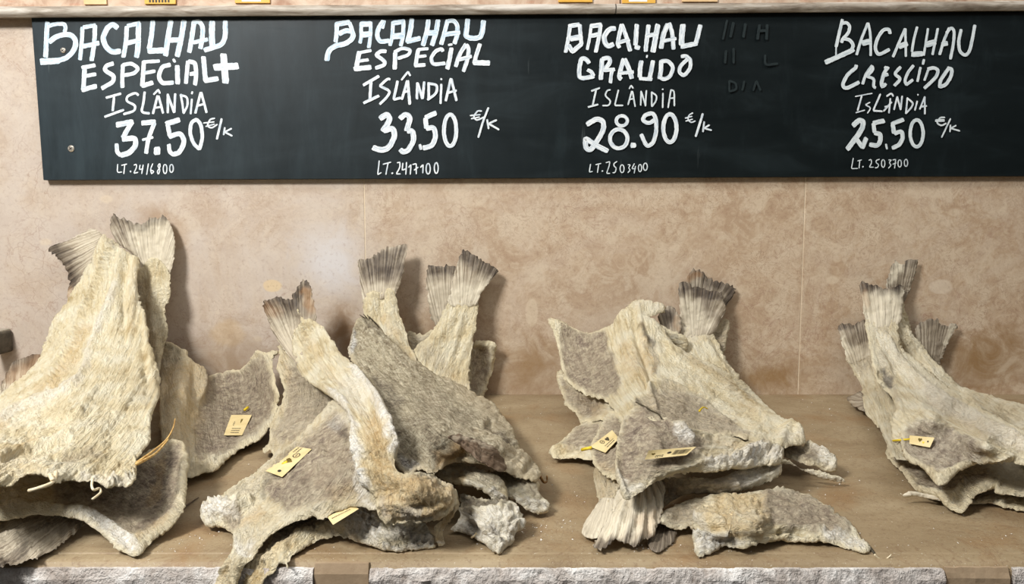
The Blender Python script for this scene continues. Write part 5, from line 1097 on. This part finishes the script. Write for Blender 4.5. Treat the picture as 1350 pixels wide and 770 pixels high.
# top fish of pile 3
f = cod(880, 540, -0.3, 'top cod of the third pile, cream with a grey square wing upper left', 2)
D = Depth([(723, 420, 'w', .06), (735, 470, 'w', .095), (775, 438, 'w', .07), (835, 396, 'w', .06), (876, 406, 'w', .062), (808, 430, 'w', .085), (745, 500, 'w', .15), (785, 475, 'w', .13), (795, 525, 'w', .28), (840, 450, 'w', .15), (850, 495, 'w', .26), (880, 447, 'w', .125), (917, 469, 'w', .14), (962, 490, 'w', .15), (940, 530, 'w', .30), (1000, 524, 'w', .16), (1029, 549, 'z', .038), (1062, 578, 'z', .036), (1040, 587, 'z', .042), (983, 573, 'z', .062), (890, 560, 'z', .082), (820, 555, 'z', .082), (850, 525, 'z', .092)])
sheet('body', [(723, 420), (733, 419), (740, 422), (746, 426), (760, 433), (775, 438), (793, 432), (808, 426), (812, 418), (820, 409), (832, 396), (842, 394), (856, 398), (871, 401), (878, 406), (874, 411), (862, 415), (854, 415), (861, 420), (872, 428), (880, 438), (886, 450), (896, 459), (917, 469), (941, 479), (962, 490), (979, 500), (992, 514), (1008, 530), (1029, 549), (1050, 565), (1062, 576), (1061, 583), (1045, 586), (1030, 588), (1000, 582), (983, 576), (962, 572), (940, 574), (915, 568), (890, 568), (860, 560), (838, 550), (826, 557), (819, 558), (808, 541), (798, 527), (775, 520), (758, 511), (745, 499), (740, 483), (735, 452), (729, 435)],
      D, FLESH, f, .009, step=2.3, flow=('axis', [(838, 398), (850, 460), (900, 520), (1050, 575)]), relief=.0013, relief_px=7, fiber=.0007,
      masks=[('grey', 'area', [(743, 428), (775, 442), (799, 438), (801, 455), (806, 475), (813, 492), (816, 510), (806, 518), (788, 519), (765, 509), (749, 497), (744, 470)], 4, 1.0), ('grey', 'area', [(862, 520), (880, 508), (905, 522), (945, 545), (985, 572), (940, 575), (880, 565), (862, 545)], 8, .85), ('warm', 'area', [(815, 450), (850, 460), (858, 490), (845, 510), (820, 490)], 10, .5), ('warm', 'line', [(846, 432), (852, 465), (862, 485)], 5, .6), ('dark', 'line', [(845, 433), (852, 441), (858, 452)], 4.5, .75), ('grey', 'line', [(852, 445), (866, 475), (862, 490)], 5, .5), ('dark', 'line', [(862, 480), (866, 488)], 4, .45), ('warm', 'line', [(910, 480), (950, 500), (990, 540)], 8, .3), ('salt', 'line', [(840, 398), (876, 406)], 7, .4), ('salt', 'line', [(1030, 575), (1060, 582)], 5, .4), ('dark', 'line', [(838, 530), (852, 538), (866, 546)], 3, .8), ('grey', 'area', [(838, 530), (862, 520), (866, 548), (842, 545)], 5, .6)],
      ridges=[([(836, 406), (838, 440), (846, 470), (856, 495), (850, 512)], 3, -.005), ([(842, 405), (845, 430), (852, 450)], 3.5, .004), ([(822, 415), (828, 450), (840, 490)], 9, .004), ([(860, 425), (880, 460), (930, 490), (1000, 540), (1050, 572)], 8, .004), ([(880, 470), (940, 505), (1010, 555)], 6, .0020), ([(870, 490), (920, 520), (985, 565)], 5, -.002), ([(852, 512), (880, 505), (920, 525), (960, 555)], 4, .003), ([(853, 500), (858, 520), (864, 540)], 2.5, .004), ([(866, 440), (880, 470)], 4, -.003), ([(1030, 580), (1040, 565), (1055, 575)], 6, .004), ([(850, 398), (872, 405)], 5, .004), ([(800, 440), (812, 480), (818, 515)], 4, .002)],
      edge=(.7, 4), bead=(.0012, 3), seed=48)
Df = Depth([(819, 556, 'z', .086), (812, 600, 'z', .066), (812, 626, 'z', .056), (828, 656, 'z', .044), (848, 645, 'z', .05), (900, 625, 'z', .055), (960, 618, 'z', .052), (1010, 613, 'z', .044), (1031, 602, 'z', .044), (1018, 588, 'z', .05), (985, 580, 'z', .058), (940, 570, 'z', .07), (890, 556, 'z', .089), (850, 535, 'z', .095), (860, 590, 'z', .08), (910, 600, 'z', .069)])
sheet('belly_flap', [(819, 554), (828, 541), (842, 532), (856, 538), (873, 547), (890, 556), (905, 562), (925, 567), (945, 570), (965, 574), (985, 579), (1005, 586), (1020, 589), (1030, 595), (1032, 604), (1026, 611), (1010, 612), (985, 617), (960, 617), (940, 621), (922, 621), (900, 624), (880, 629), (862, 636), (848, 645), (836, 652), (828, 658), (820, 653), (816, 640), (811, 625), (812, 601), (816, 576)], Df, FLESH, f, .008, step=2.3,
      masks=[('grey', 'area', [(822, 560), (845, 538), (875, 552), (905, 570), (930, 585), (915, 600), (880, 615), (845, 630), (828, 640), (818, 620), (818, 590)], 7, 1.0), ('grey', 'all', None, 0, .22), ('salt', 'area', [(890, 560), (905, 565), (914, 578), (905, 584), (890, 572)], 5, .95), ('salt', 'area', [(925, 605), (970, 600), (995, 588), (1032, 596), (1030, 610), (985, 618), (930, 621)], 7, .8), ('salt', 'line', [(816, 630), (826, 652), (845, 642)], 6, .6), ('warm', 'line', [(950, 580), (985, 596)], 8, .3), ('dark', 'line', [(842, 534), (856, 540), (866, 546)], 3, .6)],
      ridges=[([(815, 580), (814, 620), (824, 650)], 4, .004), ([(850, 550), (870, 590), (875, 600)], 7, .002), ([(860, 625), (920, 612), (980, 605)], 6, .003), ([(980, 600), (1005, 592), (1025, 600)], 8, .006), ([(940, 578), (975, 590)], 4, -.003), ([(895, 560), (910, 578)], 5, .004), ([(1000, 605), (1015, 595)], 3, -.004)], relief=.0014, edge=(.6, 4), bead=(.0016, 3), crust=[([(925, 603), (985, 586), (1034, 596), (1030, 612), (960, 620)], .003, 9)], seed=49)
m = MB(); m.tube([pt(q[0], q[1], float(Df(np.array([q], float))[0]) - .006) for q in spline([(838, 530), (848, 535), (858, 541), (868, 546), (872, 552)], 4)], .0008); m.build('fin_spine', INK, f, True)

# ================================================================== PILE 4 (right)
f = cod(1190, 370, -0.015, 'cod whose grey tail stands tallest against the wall in the right-hand pile', 3)
sheet('tail_fin', [(1168, 377), (1171, 364), (1174, 353), (1178, 345), (1185, 343), (1189, 349), (1195, 344), (1201, 343), (1212, 342), (1207, 359), (1199, 385), (1190, 400), (1175, 398)], [(1180, 345, 'w', .012), (1210, 343, 'w', .012), (1185, 398, 'w', .02), (1170, 378, 'w', .018)], FIN, f, .0025, curl=2, flow=('fan', 1178, 470), masks=[('dark', 'all', None, 0, .45), ('dark', 'line', [(1176, 346), (1212, 343)], 10, .8), ('grey', 'line', [(1185, 350), (1175, 375)], 4, .8)], jag=([(1178, 345), (1212, 342)], 3), fiber=.0008, seed=50)
sheet('body', [(1174, 396), (1190, 396), (1198, 425), (1215, 470), (1200, 500), (1180, 450)], [(1180, 398, 'w', .02), (1190, 430, 'w', .022), (1205, 480, 'w', .026)], FLESH, f, .005, seed=61)

f = cod(1235, 450, -0.02, 'cod with a lone grey tail leaning to the right in the right-hand pile', 3)
sheet('tail_fin', [(1206, 436), (1208, 429), (1213, 425), (1220, 422), (1226, 421), (1234, 421), (1240, 427), (1246, 429), (1256, 426), (1263, 430), (1252, 447), (1246, 462), (1238, 482), (1225, 475), (1210, 452)], [(1212, 426, 'w', .018), (1262, 430, 'w', .015), (1235, 478, 'w', .024), (1210, 450, 'w', .024)], FIN, f, .0025, curl=2, flow=('fan', 1222, 530), masks=[('dark', 'all', None, 0, .4), ('dark', 'line', [(1210, 426), (1234, 421), (1250, 428)], 8, .7), ('grey', 'line', [(1258, 430), (1248, 452)], 4, 1.0)], jag=([(1213, 425), (1234, 421), (1256, 426)], 3), seed=51)
sheet('body', [(1214, 458), (1234, 476), (1258, 505), (1290, 528), (1300, 560), (1260, 550), (1230, 505)], [(1224, 465, 'w', .022), (1260, 512, 'w', .03), (1290, 545, 'z', .006)], FLESH, f, .005, seed=62)

f = cod(1320, 665, -0.45, 'cod slice lowest at the right edge of the counter under the right-hand pile', 3)
sheet('body', [(1272, 652), (1300, 650), (1350, 650), (1420, 655), (1420, 692), (1350, 672), (1325, 666), (1302, 661), (1280, 662)], [(1275, 655, 'z', .006), (1350, 655, 'z', .010), (1420, 660, 'z', .010), (1350, 671, 'z', .005), (1420, 690, 'z', .006), (1290, 660, 'z', .006)], FLESH, f, .008, masks=[('grey', 'line', [(1280, 652), (1420, 655)], 6, .6)], edge=(.5, 3), seed=52)

f = cod(1255, 640, -0.42, 'grey-bellied cod with a thick curled lower tip, under the carded cod of the right-hand pile', 3)
D = Depth([(1170, 594, 'z', .010), (1189, 620, 'z', .010), (1218, 651, 'z', .008), (1262, 674, 'z', .006), (1279, 662, 'z', .014), (1311, 645, 'z', .024), (1420, 650, 'z', .025), (1420, 610, 'z', .032), (1350, 610, 'z', .033), (1250, 610, 'z', .018), (1240, 640, 'z', .018), (1300, 630, 'z', .030), (1200, 595, 'z', .012)])
sheet('body', [(1168, 592), (1174, 607), (1189, 620), (1198, 633), (1210, 647), (1218, 651), (1235, 656), (1251, 668), (1262, 674), (1271, 672), (1279, 662), (1282, 653), (1296, 646), (1311, 642), (1313, 648), (1330, 650), (1350, 652), (1420, 658), (1420, 600), (1350, 600), (1290, 600), (1240, 600), (1205, 584), (1180, 580)], D, FLESH, f, .008, flow=('axis', [(1400, 630), (1290, 630), (1180, 600)]),
      masks=[('grey', 'area', [(1178, 600), (1230, 615), (1300, 612), (1300, 632), (1270, 645), (1240, 648), (1210, 638), (1190, 618)], 6, .9), ('dark', 'line', [(1285, 650), (1310, 645)], 5, .5), ('grey', 'all', None, 0, .3)], ridges=[([(1215, 647), (1250, 655), (1275, 645)], 6, .005), ([(1276, 640), (1300, 634), (1312, 642)], 4, .005), ([(1290, 620), (1350, 628)], 5, .003), ([(1248, 662), (1266, 650)], 4, .003)], edge=(.8, 4), bead=(.0016, 3), seed=53)
sheet('pelvic_fin', [(1186, 652), (1194, 649), (1206, 648), (1220, 651), (1242, 655), (1242, 661), (1222, 657), (1205, 654), (1195, 656)], [(1187, 652, 'z', .012), (1242, 658, 'z', .010), (1210, 652, 'z', .011)], FIN, f, .002, step=1.8, flow=('fan', 1270, 662), masks=[('grey', 'all', None, 0, .9)], ragged=.3, jag=([(1186, 652), (1190, 650)], 2.5), seed=54)

f = cod(1290, 520, -0.2, 'creamy cod at the back of the right-hand pile, next to the lone tail', 3)
D = Depth([(1188, 415, 'w', .035), (1209, 445, 'w', .045), (1235, 479, 'w', .06), (1271, 510, 'w', .075), (1324, 526, 'z', .05), (1420, 545, 'z', .055), (1420, 640, 'z', .052), (1300, 560, 'w', .24), (1240, 510, 'w', .10), (1200, 470, 'w', .05), (1350, 590, 'z', .05)])
sheet('body', [(1186, 412), (1191, 413), (1194, 421), (1201, 436), (1209, 445), (1219, 457), (1235, 479), (1248, 490), (1260, 501), (1271, 510), (1293, 518), (1324, 526), (1350, 531), (1425, 545), (1425, 645), (1350, 600), (1300, 560), (1240, 512), (1200, 472), (1183, 440)], D, FLESH, f, .008, flow=('axis', [(1190, 420), (1240, 490), (1420, 590)]),
      masks=[('grey', 'area', [(1290, 520), (1425, 548), (1425, 590), (1300, 545)], 20, .3), ('salt', 'all', None, 0, .15)], ridges=[([(1190, 425), (1215, 465), (1250, 500)], 3, -.002), ([(1196, 440), (1230, 485)], 4, .002), ([(1280, 525), (1350, 545)], 10, .003)], fiber=.0008, edge=(.3, 3), seed=55)

f = cod(1160, 530, -0.1, 'cod with the leftmost grey tail of the right-hand pile, cream side to the left', 3)
D = Depth([(1106, 430, 'w', .025), (1142, 425, 'w', .03), (1118, 465, 'w', .04), (1150, 455, 'w', .042), (1135, 507, 'w', .07), (1139, 530, 'z', .028), (1162, 567, 'z', .026), (1171, 594, 'z', .025), (1180, 520, 'w', .165), (1215, 570, 'z', .034), (1190, 590, 'z', .03), (1170, 490, 'w', .10)])
sheet('tail_fin', [(1105, 431), (1107, 428), (1110, 426), (1118, 427), (1125, 427), (1131, 424), (1136, 422), (1140, 419), (1145, 435), (1153, 456), (1148, 470), (1122, 480), (1118, 475), (1113, 462), (1108, 447)], D, FIN, f, .003, curl=2, flow=('fan', 1150, 540), masks=[('dark', 'area', [(1104, 424), (1142, 418), (1150, 452), (1118, 460)], 10, .5), ('dark', 'line', [(1105, 429), (1125, 427), (1140, 420)], 7, .9), ('grey', 'line', [(1108, 447), (1116, 470)], 4, 1.0), ('grey', 'area', [(1112, 462), (1150, 458), (1150, 485), (1118, 485)], 8, .6)], jag=([(1110, 426), (1140, 420)], 1.6), fiber=.0008, seed=56)
sheet('pelvic_fin', [(1117, 525), (1126, 520), (1137, 517), (1143, 540), (1135, 541), (1126, 536), (1120, 530)], [(1118, 526, 'z', .010), (1140, 520, 'w', .09), (1136, 540, 'z', .012)], FIN, f, .002, flow=('fan', 1150, 530), masks=[('dark', 'all', None, 0, .35)], seed=57)
sheet('body', [(1114, 466), (1120, 480), (1127, 493), (1135, 507), (1138, 525), (1142, 543), (1150, 554), (1162, 567), (1168, 583), (1171, 597), (1184, 604), (1240, 605), (1262, 560), (1215, 510), (1172, 475), (1152, 454), (1135, 458)], Over(D, .0012), FLESH, f, .006, flow=('axis', [(1130, 462), (1155, 520), (1185, 600)]),
      masks=[('grey', 'area', [(1114, 464), (1150, 460), (1165, 480), (1130, 490)], 10, .6), ('dark', 'area', [(1160, 491), (1167, 494), (1173, 501), (1177, 509), (1168, 505)], 2, 1.0), ('grey', 'line', [(1165, 510), (1185, 530)], 8, .3), ('salt', 'all', None, 0, .12)],
      ridges=[([(1159, 490), (1168, 499), (1178, 509)], 3, -.006), ([(1145, 470), (1165, 510), (1178, 540)], 4, .003), ([(1130, 480), (1150, 520), (1165, 560)], 4, .002), ([(1150, 480), (1160, 510)], 3, -.002)], fiber=.0009, edge=(.5, 3), taper=([(1116, 465), (1150, 455)], 26, .002), seed=58)

f = cod(1240, 560, -0.3, 'top cod of the right-hand pile, whitish dark-rimmed tail, card on its belly', 3)
D = Depth([(1137, 371, 'w', .03), (1191, 377, 'w', .03), (1142, 418, 'w', .05), (1188, 420, 'w', .05), (1168, 480, 'w', .13), (1195, 462, 'w', .085), (1230, 492, 'w', .12), (1260, 515, 'w', .15), (1300, 540, 'w', .21), (1350, 565, 'z', .075), (1425, 600, 'z', .08), (1425, 640, 'z', .07), (1350, 610, 'z', .06), (1300, 611, 'z', .054), (1258, 626, 'z', .042), (1238, 637, 'z', .036), (1216, 614, 'z', .04), (1194, 603, 'z', .042), (1187, 584, 'z', .05), (1182, 540, 'z', .068), (1178, 512, 'w', .2), (1230, 550, 'z', .08), (1250, 590, 'z', .056), (1300, 570, 'z', .082), (1215, 575, 'z', .06)])
D_D2 = D
sheet('tail_fin', [(1133, 376), (1135, 372), (1138, 370), (1146, 374), (1154, 376), (1168, 379), (1180, 377), (1191, 376), (1192, 392), (1189, 412), (1187, 425), (1165, 432), (1144, 432), (1141, 418), (1137, 398)], D, FIN, f, .003, curl=2, flow=('fan', 1170, 540), masks=[('dark', 'line', [(1134, 373), (1154, 376), (1168, 379), (1191, 377)], 13, 1.0), ('grey', 'area', [(1137, 392), (1192, 388), (1188, 430), (1142, 432)], 8, .95), ('warm', 'line', [(1138, 385), (1145, 400)], 6, .5)], jag=([(1136, 371), (1154, 376), (1191, 376)], 1.5), fiber=.0008, seed=59)
sheet('body', [(1141, 422), (1152, 420), (1165, 419), (1178, 419), (1188, 417), (1185, 433), (1189, 453), (1200, 466), (1215, 479), (1230, 492), (1260, 515), (1300, 540), (1350, 567), (1425, 602), (1425, 645), (1350, 612), (1337, 608), (1325, 609), (1306, 612), (1290, 612), (1267, 618), (1257, 627), (1250, 633), (1243, 637), (1236, 638), (1231, 633), (1226, 627), (1216, 615), (1205, 610), (1194, 605), (1191, 594), (1187, 584), (1176, 581), (1173, 562), (1180, 540), (1174, 520), (1162, 508), (1154, 492), (1150, 475), (1147, 458), (1144, 440)], Over(D, .0012), FLESH, f, .007, step=2.3, flow=('axis', [(1165, 420), (1185, 480), (1250, 540), (1420, 620)]), relief=.001, fiber=.0008,
      masks=[('grey', 'area', [(1200, 567), (1214, 556), (1240, 566), (1268, 576), (1302, 592), (1296, 600), (1275, 607), (1255, 616), (1238, 618), (1215, 609), (1197, 602), (1192, 588), (1197, 578)], 5, 1.0), ('grey', 'line', [(1225, 520), (1280, 555), (1350, 590)], 9, .45), ('salt', 'line', [(1160, 430), (1180, 480), (1240, 525), (1300, 560), (1370, 600)], 10, .4), ('warm', 'line', [(1255, 545), (1295, 575)], 8, .2), ('grey', 'line', [(1160, 470), (1182, 530)], 6, .4), ('dark', 'area', [(1157, 488), (1167, 491), (1175, 499), (1181, 511), (1169, 508)], 1.5, 1.0), ('salt', 'all', None, 0, .12)],
      ridges=[([(1161, 491), (1169, 499), (1177, 508)], 3, -.005), ([(1165, 440), (1190, 480), (1240, 522), (1300, 556), (1370, 595)], 5, .0045), ([(1180, 490), (1225, 528), (1290, 570), (1340, 590)], 6, -.003), ([(1160, 465), (1180, 510), (1190, 550)], 5, .003), ([(1215, 540), (1240, 560), (1290, 590)], 5, .0025), ([(1190, 585), (1196, 605), (1226, 622), (1240, 634), (1258, 622), (1290, 607), (1330, 603)], 4, .0035), ([(1300, 590), (1320, 600)], 5, .003)], edge=(.65, 4), bead=(.0014, 3), taper=([(1142, 421), (1187, 418)], 26, .002), seed=60)

# ================================================================== cards, straws, crumbs
def card(quad, depth, lift, label, group, marks, bend=0.0, extra_pin=None, hole=None):
    """thin yellow card lying on a fish; quad = picture corners a b c d; marks in card coordinates"""
    q = np.array(quad, float)
    def P(u, v, l=0.0):
        p = (q[0] * (1 - u) + q[1] * u) * (1 - v) + (q[3] * (1 - u) + q[2] * u) * v
        base = float(Yc(u, v)) - l - bend * 4 * u * (1 - u)
        return pt(p[0], p[1], base)
    ys = [float(depth(np.array([c]))[0]) for c in q]
    mid = float(depth(np.array([q.mean(0)]))[0])
    over = min(0, mid - sum(ys) / 4)
    def Yc(u, v):
        return (ys[0] * (1 - u) + ys[1] * u) * (1 - v) + (ys[3] * (1 - u) + ys[2] * u) * v + over * 1.3 - lift
    c = P(.5, .5)
    t = thing('price_tag', c, label, 'tag', group)
    nu, nv = 10, 4; vs = []; fs = []
    for l in (0.0, -0.0006):
        for j in range(nv + 1):
            for i in range(nu + 1): vs.append(P(i / nu, j / nv, l))
    k = (nu + 1) * (nv + 1)
    for j in range(nv):
        for i in range(nu):
            a = j * (nu + 1) + i; fs.append((a, a + nu + 1, a + nu + 2, a + 1)); fs.append((k + a, k + a + 1, k + a + nu + 2, k + a + nu + 1))
    per = [i for i in range(nu)] + [j * (nu + 1) + nu for j in range(nv)] + [nv * (nu + 1) + i for i in range(nu, 0, -1)] + [j * (nu + 1) for j in range(nv, 0, -1)]
    for i, a in enumerate(per): b = per[(i + 1) % len(per)]; fs.append((a, b, k + b, k + a))
    cd = mesh_obj('card', vs, fs, TAGP, t)
    for kind, *a in marks:
        m = MB(); l = .0004
        if kind == 'leaf':                        # pointed leaf-shaped emblem
            u0, v0, s, mt = a
            pts = [(0, -.5), (.35, -.75), (.75, -.45), (.6, .05), (0, .75), (-.6, .05), (-.75, -.45), (-.35, -.75)]
            m.add([P(u0 + x * s * .42, v0 + y * s, l) for x, y in pts], [tuple(range(7, -1, -1))]); m.build('printed_emblem', mt, t).parent = cd
        elif kind == 'ring':
            u0, v0, s = a; n = 16
            vs2 = [P(u0 + r * s * .42 * math.cos(2 * math.pi * i / n), v0 + r * s * math.sin(2 * math.pi * i / n), l) for r in (1, .72) for i in range(n)]
            m.add(vs2, [(i, n + i, n + (i + 1) % n, (i + 1) % n) for i in range(n)])
            m.add([P(u0 + x * s * .42, v0 + y * s, l) for x, y in ((-.45, -.15), (.45, -.15), (.45, .15), (-.45, .15))], [(3, 2, 1, 0)]); m.build('printed_stamp', INK, t).parent = cd
        elif kind == 'lines':
            u0, v0, u1, v1, n = a
            for i in range(n):
                vv = v0 + (v1 - v0) * (i + .2) / n; h = (v1 - v0) / n * .42; x = u0
                while x < u1 - .01:
                    w = random.uniform(.015, .05); x2 = min(x + w, u1)
                    m.add([P(x, vv, l), P(x2, vv, l), P(x2, vv + h, l), P(x, vv + h, l)], [(3, 2, 1, 0)]); x = x2 + random.uniform(.008, .02)
            m.build('printed_text', INK, t).parent = cd
        elif kind == 'bars':
            u0, v0, u1, v1, n = a
            for i in range(n):
                x = u0 + (u1 - u0) * i / n; w = (u1 - u0) / n * random.uniform(.3, .6)
                m.add([P(x, v0, l), P(x + w, v0, l), P(x + w, v1, l), P(x, v1, l)], [(3, 2, 1, 0)])
            m.build('printed_bars', INK, t).parent = cd
        elif kind == 'hole':
            u0, v0, s = a; n = 12
            m.add([P(u0 + s * .4 * math.cos(2 * math.pi * i / n), v0 + s * math.sin(2 * math.pi * i / n), l) for i in range(n)], [tuple(range(n - 1, -1, -1))]); m.build('punch_hole', BLACKGAP, t).parent = cd
    if extra_pin:
        m = MB(); (x0, y0), (x1, y1), r = extra_pin
        ya, yb = float(depth(np.array([(x0, y0)], float))[0]) - .004, float(depth(np.array([(x1, y1)], float))[0]) - .007
        m.tube([pt(x0, y0, ya), pt((x0 + x1) / 2, (y0 + y1) / 2, (ya + yb) / 2 - .001), pt(x1, y1, yb)], r, 0, 8); m.build('plastic_pin', PIN, t, True)
    return t

G5 = 'yellow cards pinned on the cod'
card([(305, 547), (332, 547), (319, 574), (295, 574)], D_A3, .006, 'small yellow card on the grey belly between the first two piles', G5,
     [('leaf', .62, .30, .16, INKG), ('ring', .30, .42, .10), ('lines', .3, .62, .75, .92, 3)], 0.001, ((322, 541), (327, 537), .002))
card([(350, 621), (391, 589), (411, 592), (372, 629)], Dflap, .006, 'yellow card with a punched hole on the front grey flap of the second pile', G5,
     [('leaf', .50, .48, .3, INKG), ('ring', .72, .55, .2), ('lines', .80, .1, .98, .5, 2), ('hole', .14, .58, .10)], 0.001, ((373, 612), (379, 609), .0018))
card([(431, 681), (466, 666), (473, 671), (439, 692)], Dflap, -.004, 'yellow card half hidden, poking out between two layers at the front of the second pile', G5, [('lines', .1, .3, .8, .5, 1)], 0.0)
card([(778, 589), (807, 567), (816, 578), (798, 597)], Dc, .007, 'tilted yellow card at the left of the third pile, on a small round flap', G5,
     [('leaf', .62, .38, .26, INK), ('ring', .40, .28, .18), ('lines', .3, .58, .8, .9, 2)], 0.001, ((767, 593), (780, 590), .0018))
card([(855, 594), (918, 589), (905, 600), (850, 606)], Df, .006, 'long yellow card with a bar code, lying flat at the front of the third pile', G5,
     [('leaf', .14, .45, .14, INKG), ('lines', .22, .6, .42, .9, 2), ('hole', .5, .45, .12), ('bars', .6, .2, .95, .75, 14)], 0.0)
card([(1199, 574), (1232, 577), (1226, 590), (1199, 585)], D_D2, .007, 'pale yellow card on the grey belly of the right-hand pile', G5,
     [('leaf', .45, .4, .28, INKG), ('hole', .80, .45, .09), ('leaf', .62, .62, .16, PIN)], 0.001, ((1177, 581), (1200, 579), .0011))

# dry grass stems
def stem(label, pts, r, depth, lift, group=None, name='grass_stem', mat=STRAW, cat='straw'):
    q = spline(pts, 5); m = MB()
    P3 = [pt(p[0], p[1], float(depth(np.array([p]))[0]) - lift) for p in q]
    m.tube(P3, list(np.linspace(r, r * .45, len(P3))))
    o = m.build(name, mat, None, True); return tag(o, label, cat, group)
Dst = Depth([(180, 610, 'z', .068), (205, 592, 'z', .066), (222, 577, 'z', .068), (231, 552, 'z', .085), (200, 600, 'z', .066)])
stem('long thin dry grass stem sticking out from under the right side of the biggest cod', [(180, 610), (200, 596), (219, 580), (228, 565), (231, 552)], .0013, Dst, .002, 'dry grass stems by the biggest cod')
stem('short thick dry grass stem beside the longer one under the biggest cod', [(180, 612), (205, 598), (222, 579)], .0017, Dst, .006, 'dry grass stems by the biggest cod')
stem('dark brown fish bone splinter on the stone right of the brown-bellied cod', [(240, 671), (251, 663), (262, 656)], .0012, Depth([(240, 671, 'z', .002), (262, 656, 'z', .002)]), .0, None, 'bone_splinter', mat_plain('brown_bone', S(70, 56, 46), S(96, 78, 62), 100), 'bone')
stem('pale curled fibre on the stone off the right tip of the third pile', [(1153, 731), (1158, 736), (1165, 738), (1171, 735), (1175, 731)], .0009, Depth([(1153, 731, 'z', .003), (1175, 731, 'z', .003)]), .0, None, 'curled_fibre', THREAD, 'fibre')
stem('tiny bright yellow plastic pin stuck in the upper right of the third pile', [(922, 542), (927, 537), (933, 539)], .0012, D_top3 if 'D_top3' in globals() else Df, .012, None, 'plastic_pin', PIN, 'pin')
stem('short brown curl of skin at the right end of the mottled cod', [(712, 628), (717, 636), (721, 634), (721, 627)], .0016, Depth([(712, 628, 'z', .02), (721, 630, 'z', .016)]), .0, None, 'skin_curl', mat_plain('brown_skin_curl', S(120, 88, 50), S(160, 122, 76), 100), 'skin')

# salt crumbs scattered on the stone: nobody could count them
m = MB(); r2 = random.Random(5)
def crumb(x, y, s):
    c = Vector((x, y, s * .5)); vs = [c + Vector((r2.uniform(-1, 1), r2.uniform(-1, 1), r2.uniform(-.5, .6))) * s for _ in range(4)]
    m.add(vs, [(0, 1, 2), (0, 2, 3), (0, 3, 1), (1, 3, 2)])
for _ in range(1500):
    x = r2.uniform(-.6, .62); y = r2.uniform(FRONT + .025, -.03)
    crumb(x, y, r2.choice([.0004, .0005, .0007, .0009] + ([.0014] if r2.random() < .2 else [])))
for cx, cy, n in ((1010, 740, 60), (700, 700, 60), (230, 715, 50), (890, 735, 90)):
    c = pt(cx, cy, depth_at_height(cx, cy, 0))
    for _ in range(n):
        x, y = c.x + r2.gauss(0, .03), c.y + r2.gauss(0, .015)
        if FRONT + .02 < y: crumb(x, y, r2.choice([.0005, .0008, .0012]))
o = m.build('salt_crumbs', SALT); tag(o, 'white salt crumbs scattered over the brown stone counter', 'salt', None, 'stuff')

# cards on the ledge above the board
LYF = LY + .001
for (xa, xb, yb_, mt, lab, words) in (
        (111, 141, 6.0, FADED, 'faded orange card at the far left on the ledge over the board', 0), (191, 232, 5.5, YCARD, 'yellow card with dark print on the ledge, second from the left', 1),
        (310, 356, 4.2, YCARD, 'yellow card with a pale strip on the ledge, third from the left', 2), (736, 781, 3.0, YCARD, 'yellow card on the ledge just left of the stone joint', 0),
        (820, 864, 4.5, YCARD, 'yellow card with a pale strip on the ledge just right of the stone joint', 2), (899, 946, 2.5, FADED, 'faded yellow card on the ledge, rightmost of the row', 0)):
    a = at_depth(xa, yb_, LYF); b = at_depth(xb, yb_, LYF)
    t = thing('ledge_card', ((a[0] + b[0]) / 2, LYF, a[2]), lab, 'card', 'cards on the ledge over the board')
    m = MB(); m.box((a[0], LYF - .0012, a[2]), (b[0], LYF + .0018, a[2] + .045), 0, .0004); m.build('card', mt, t)
    if words:
        m = MB(); w = b[0] - a[0]
        for i in range(7 if words == 1 else 1):
            u0 = a[0] + w * (.15 + .1 * i if words == 1 else .2); u1 = u0 + w * (.06 if words == 1 else .55)
            m.add([(u0, LYF - .0014, a[2] + .0022), (u1, LYF - .0014, a[2] + .0022), (u1, LYF - .0014, a[2] + .008), (u0, LYF - .0014, a[2] + .008)], [(0, 1, 2, 3)])
        m.build('printed_strip', INK if words == 1 else SALT, t)
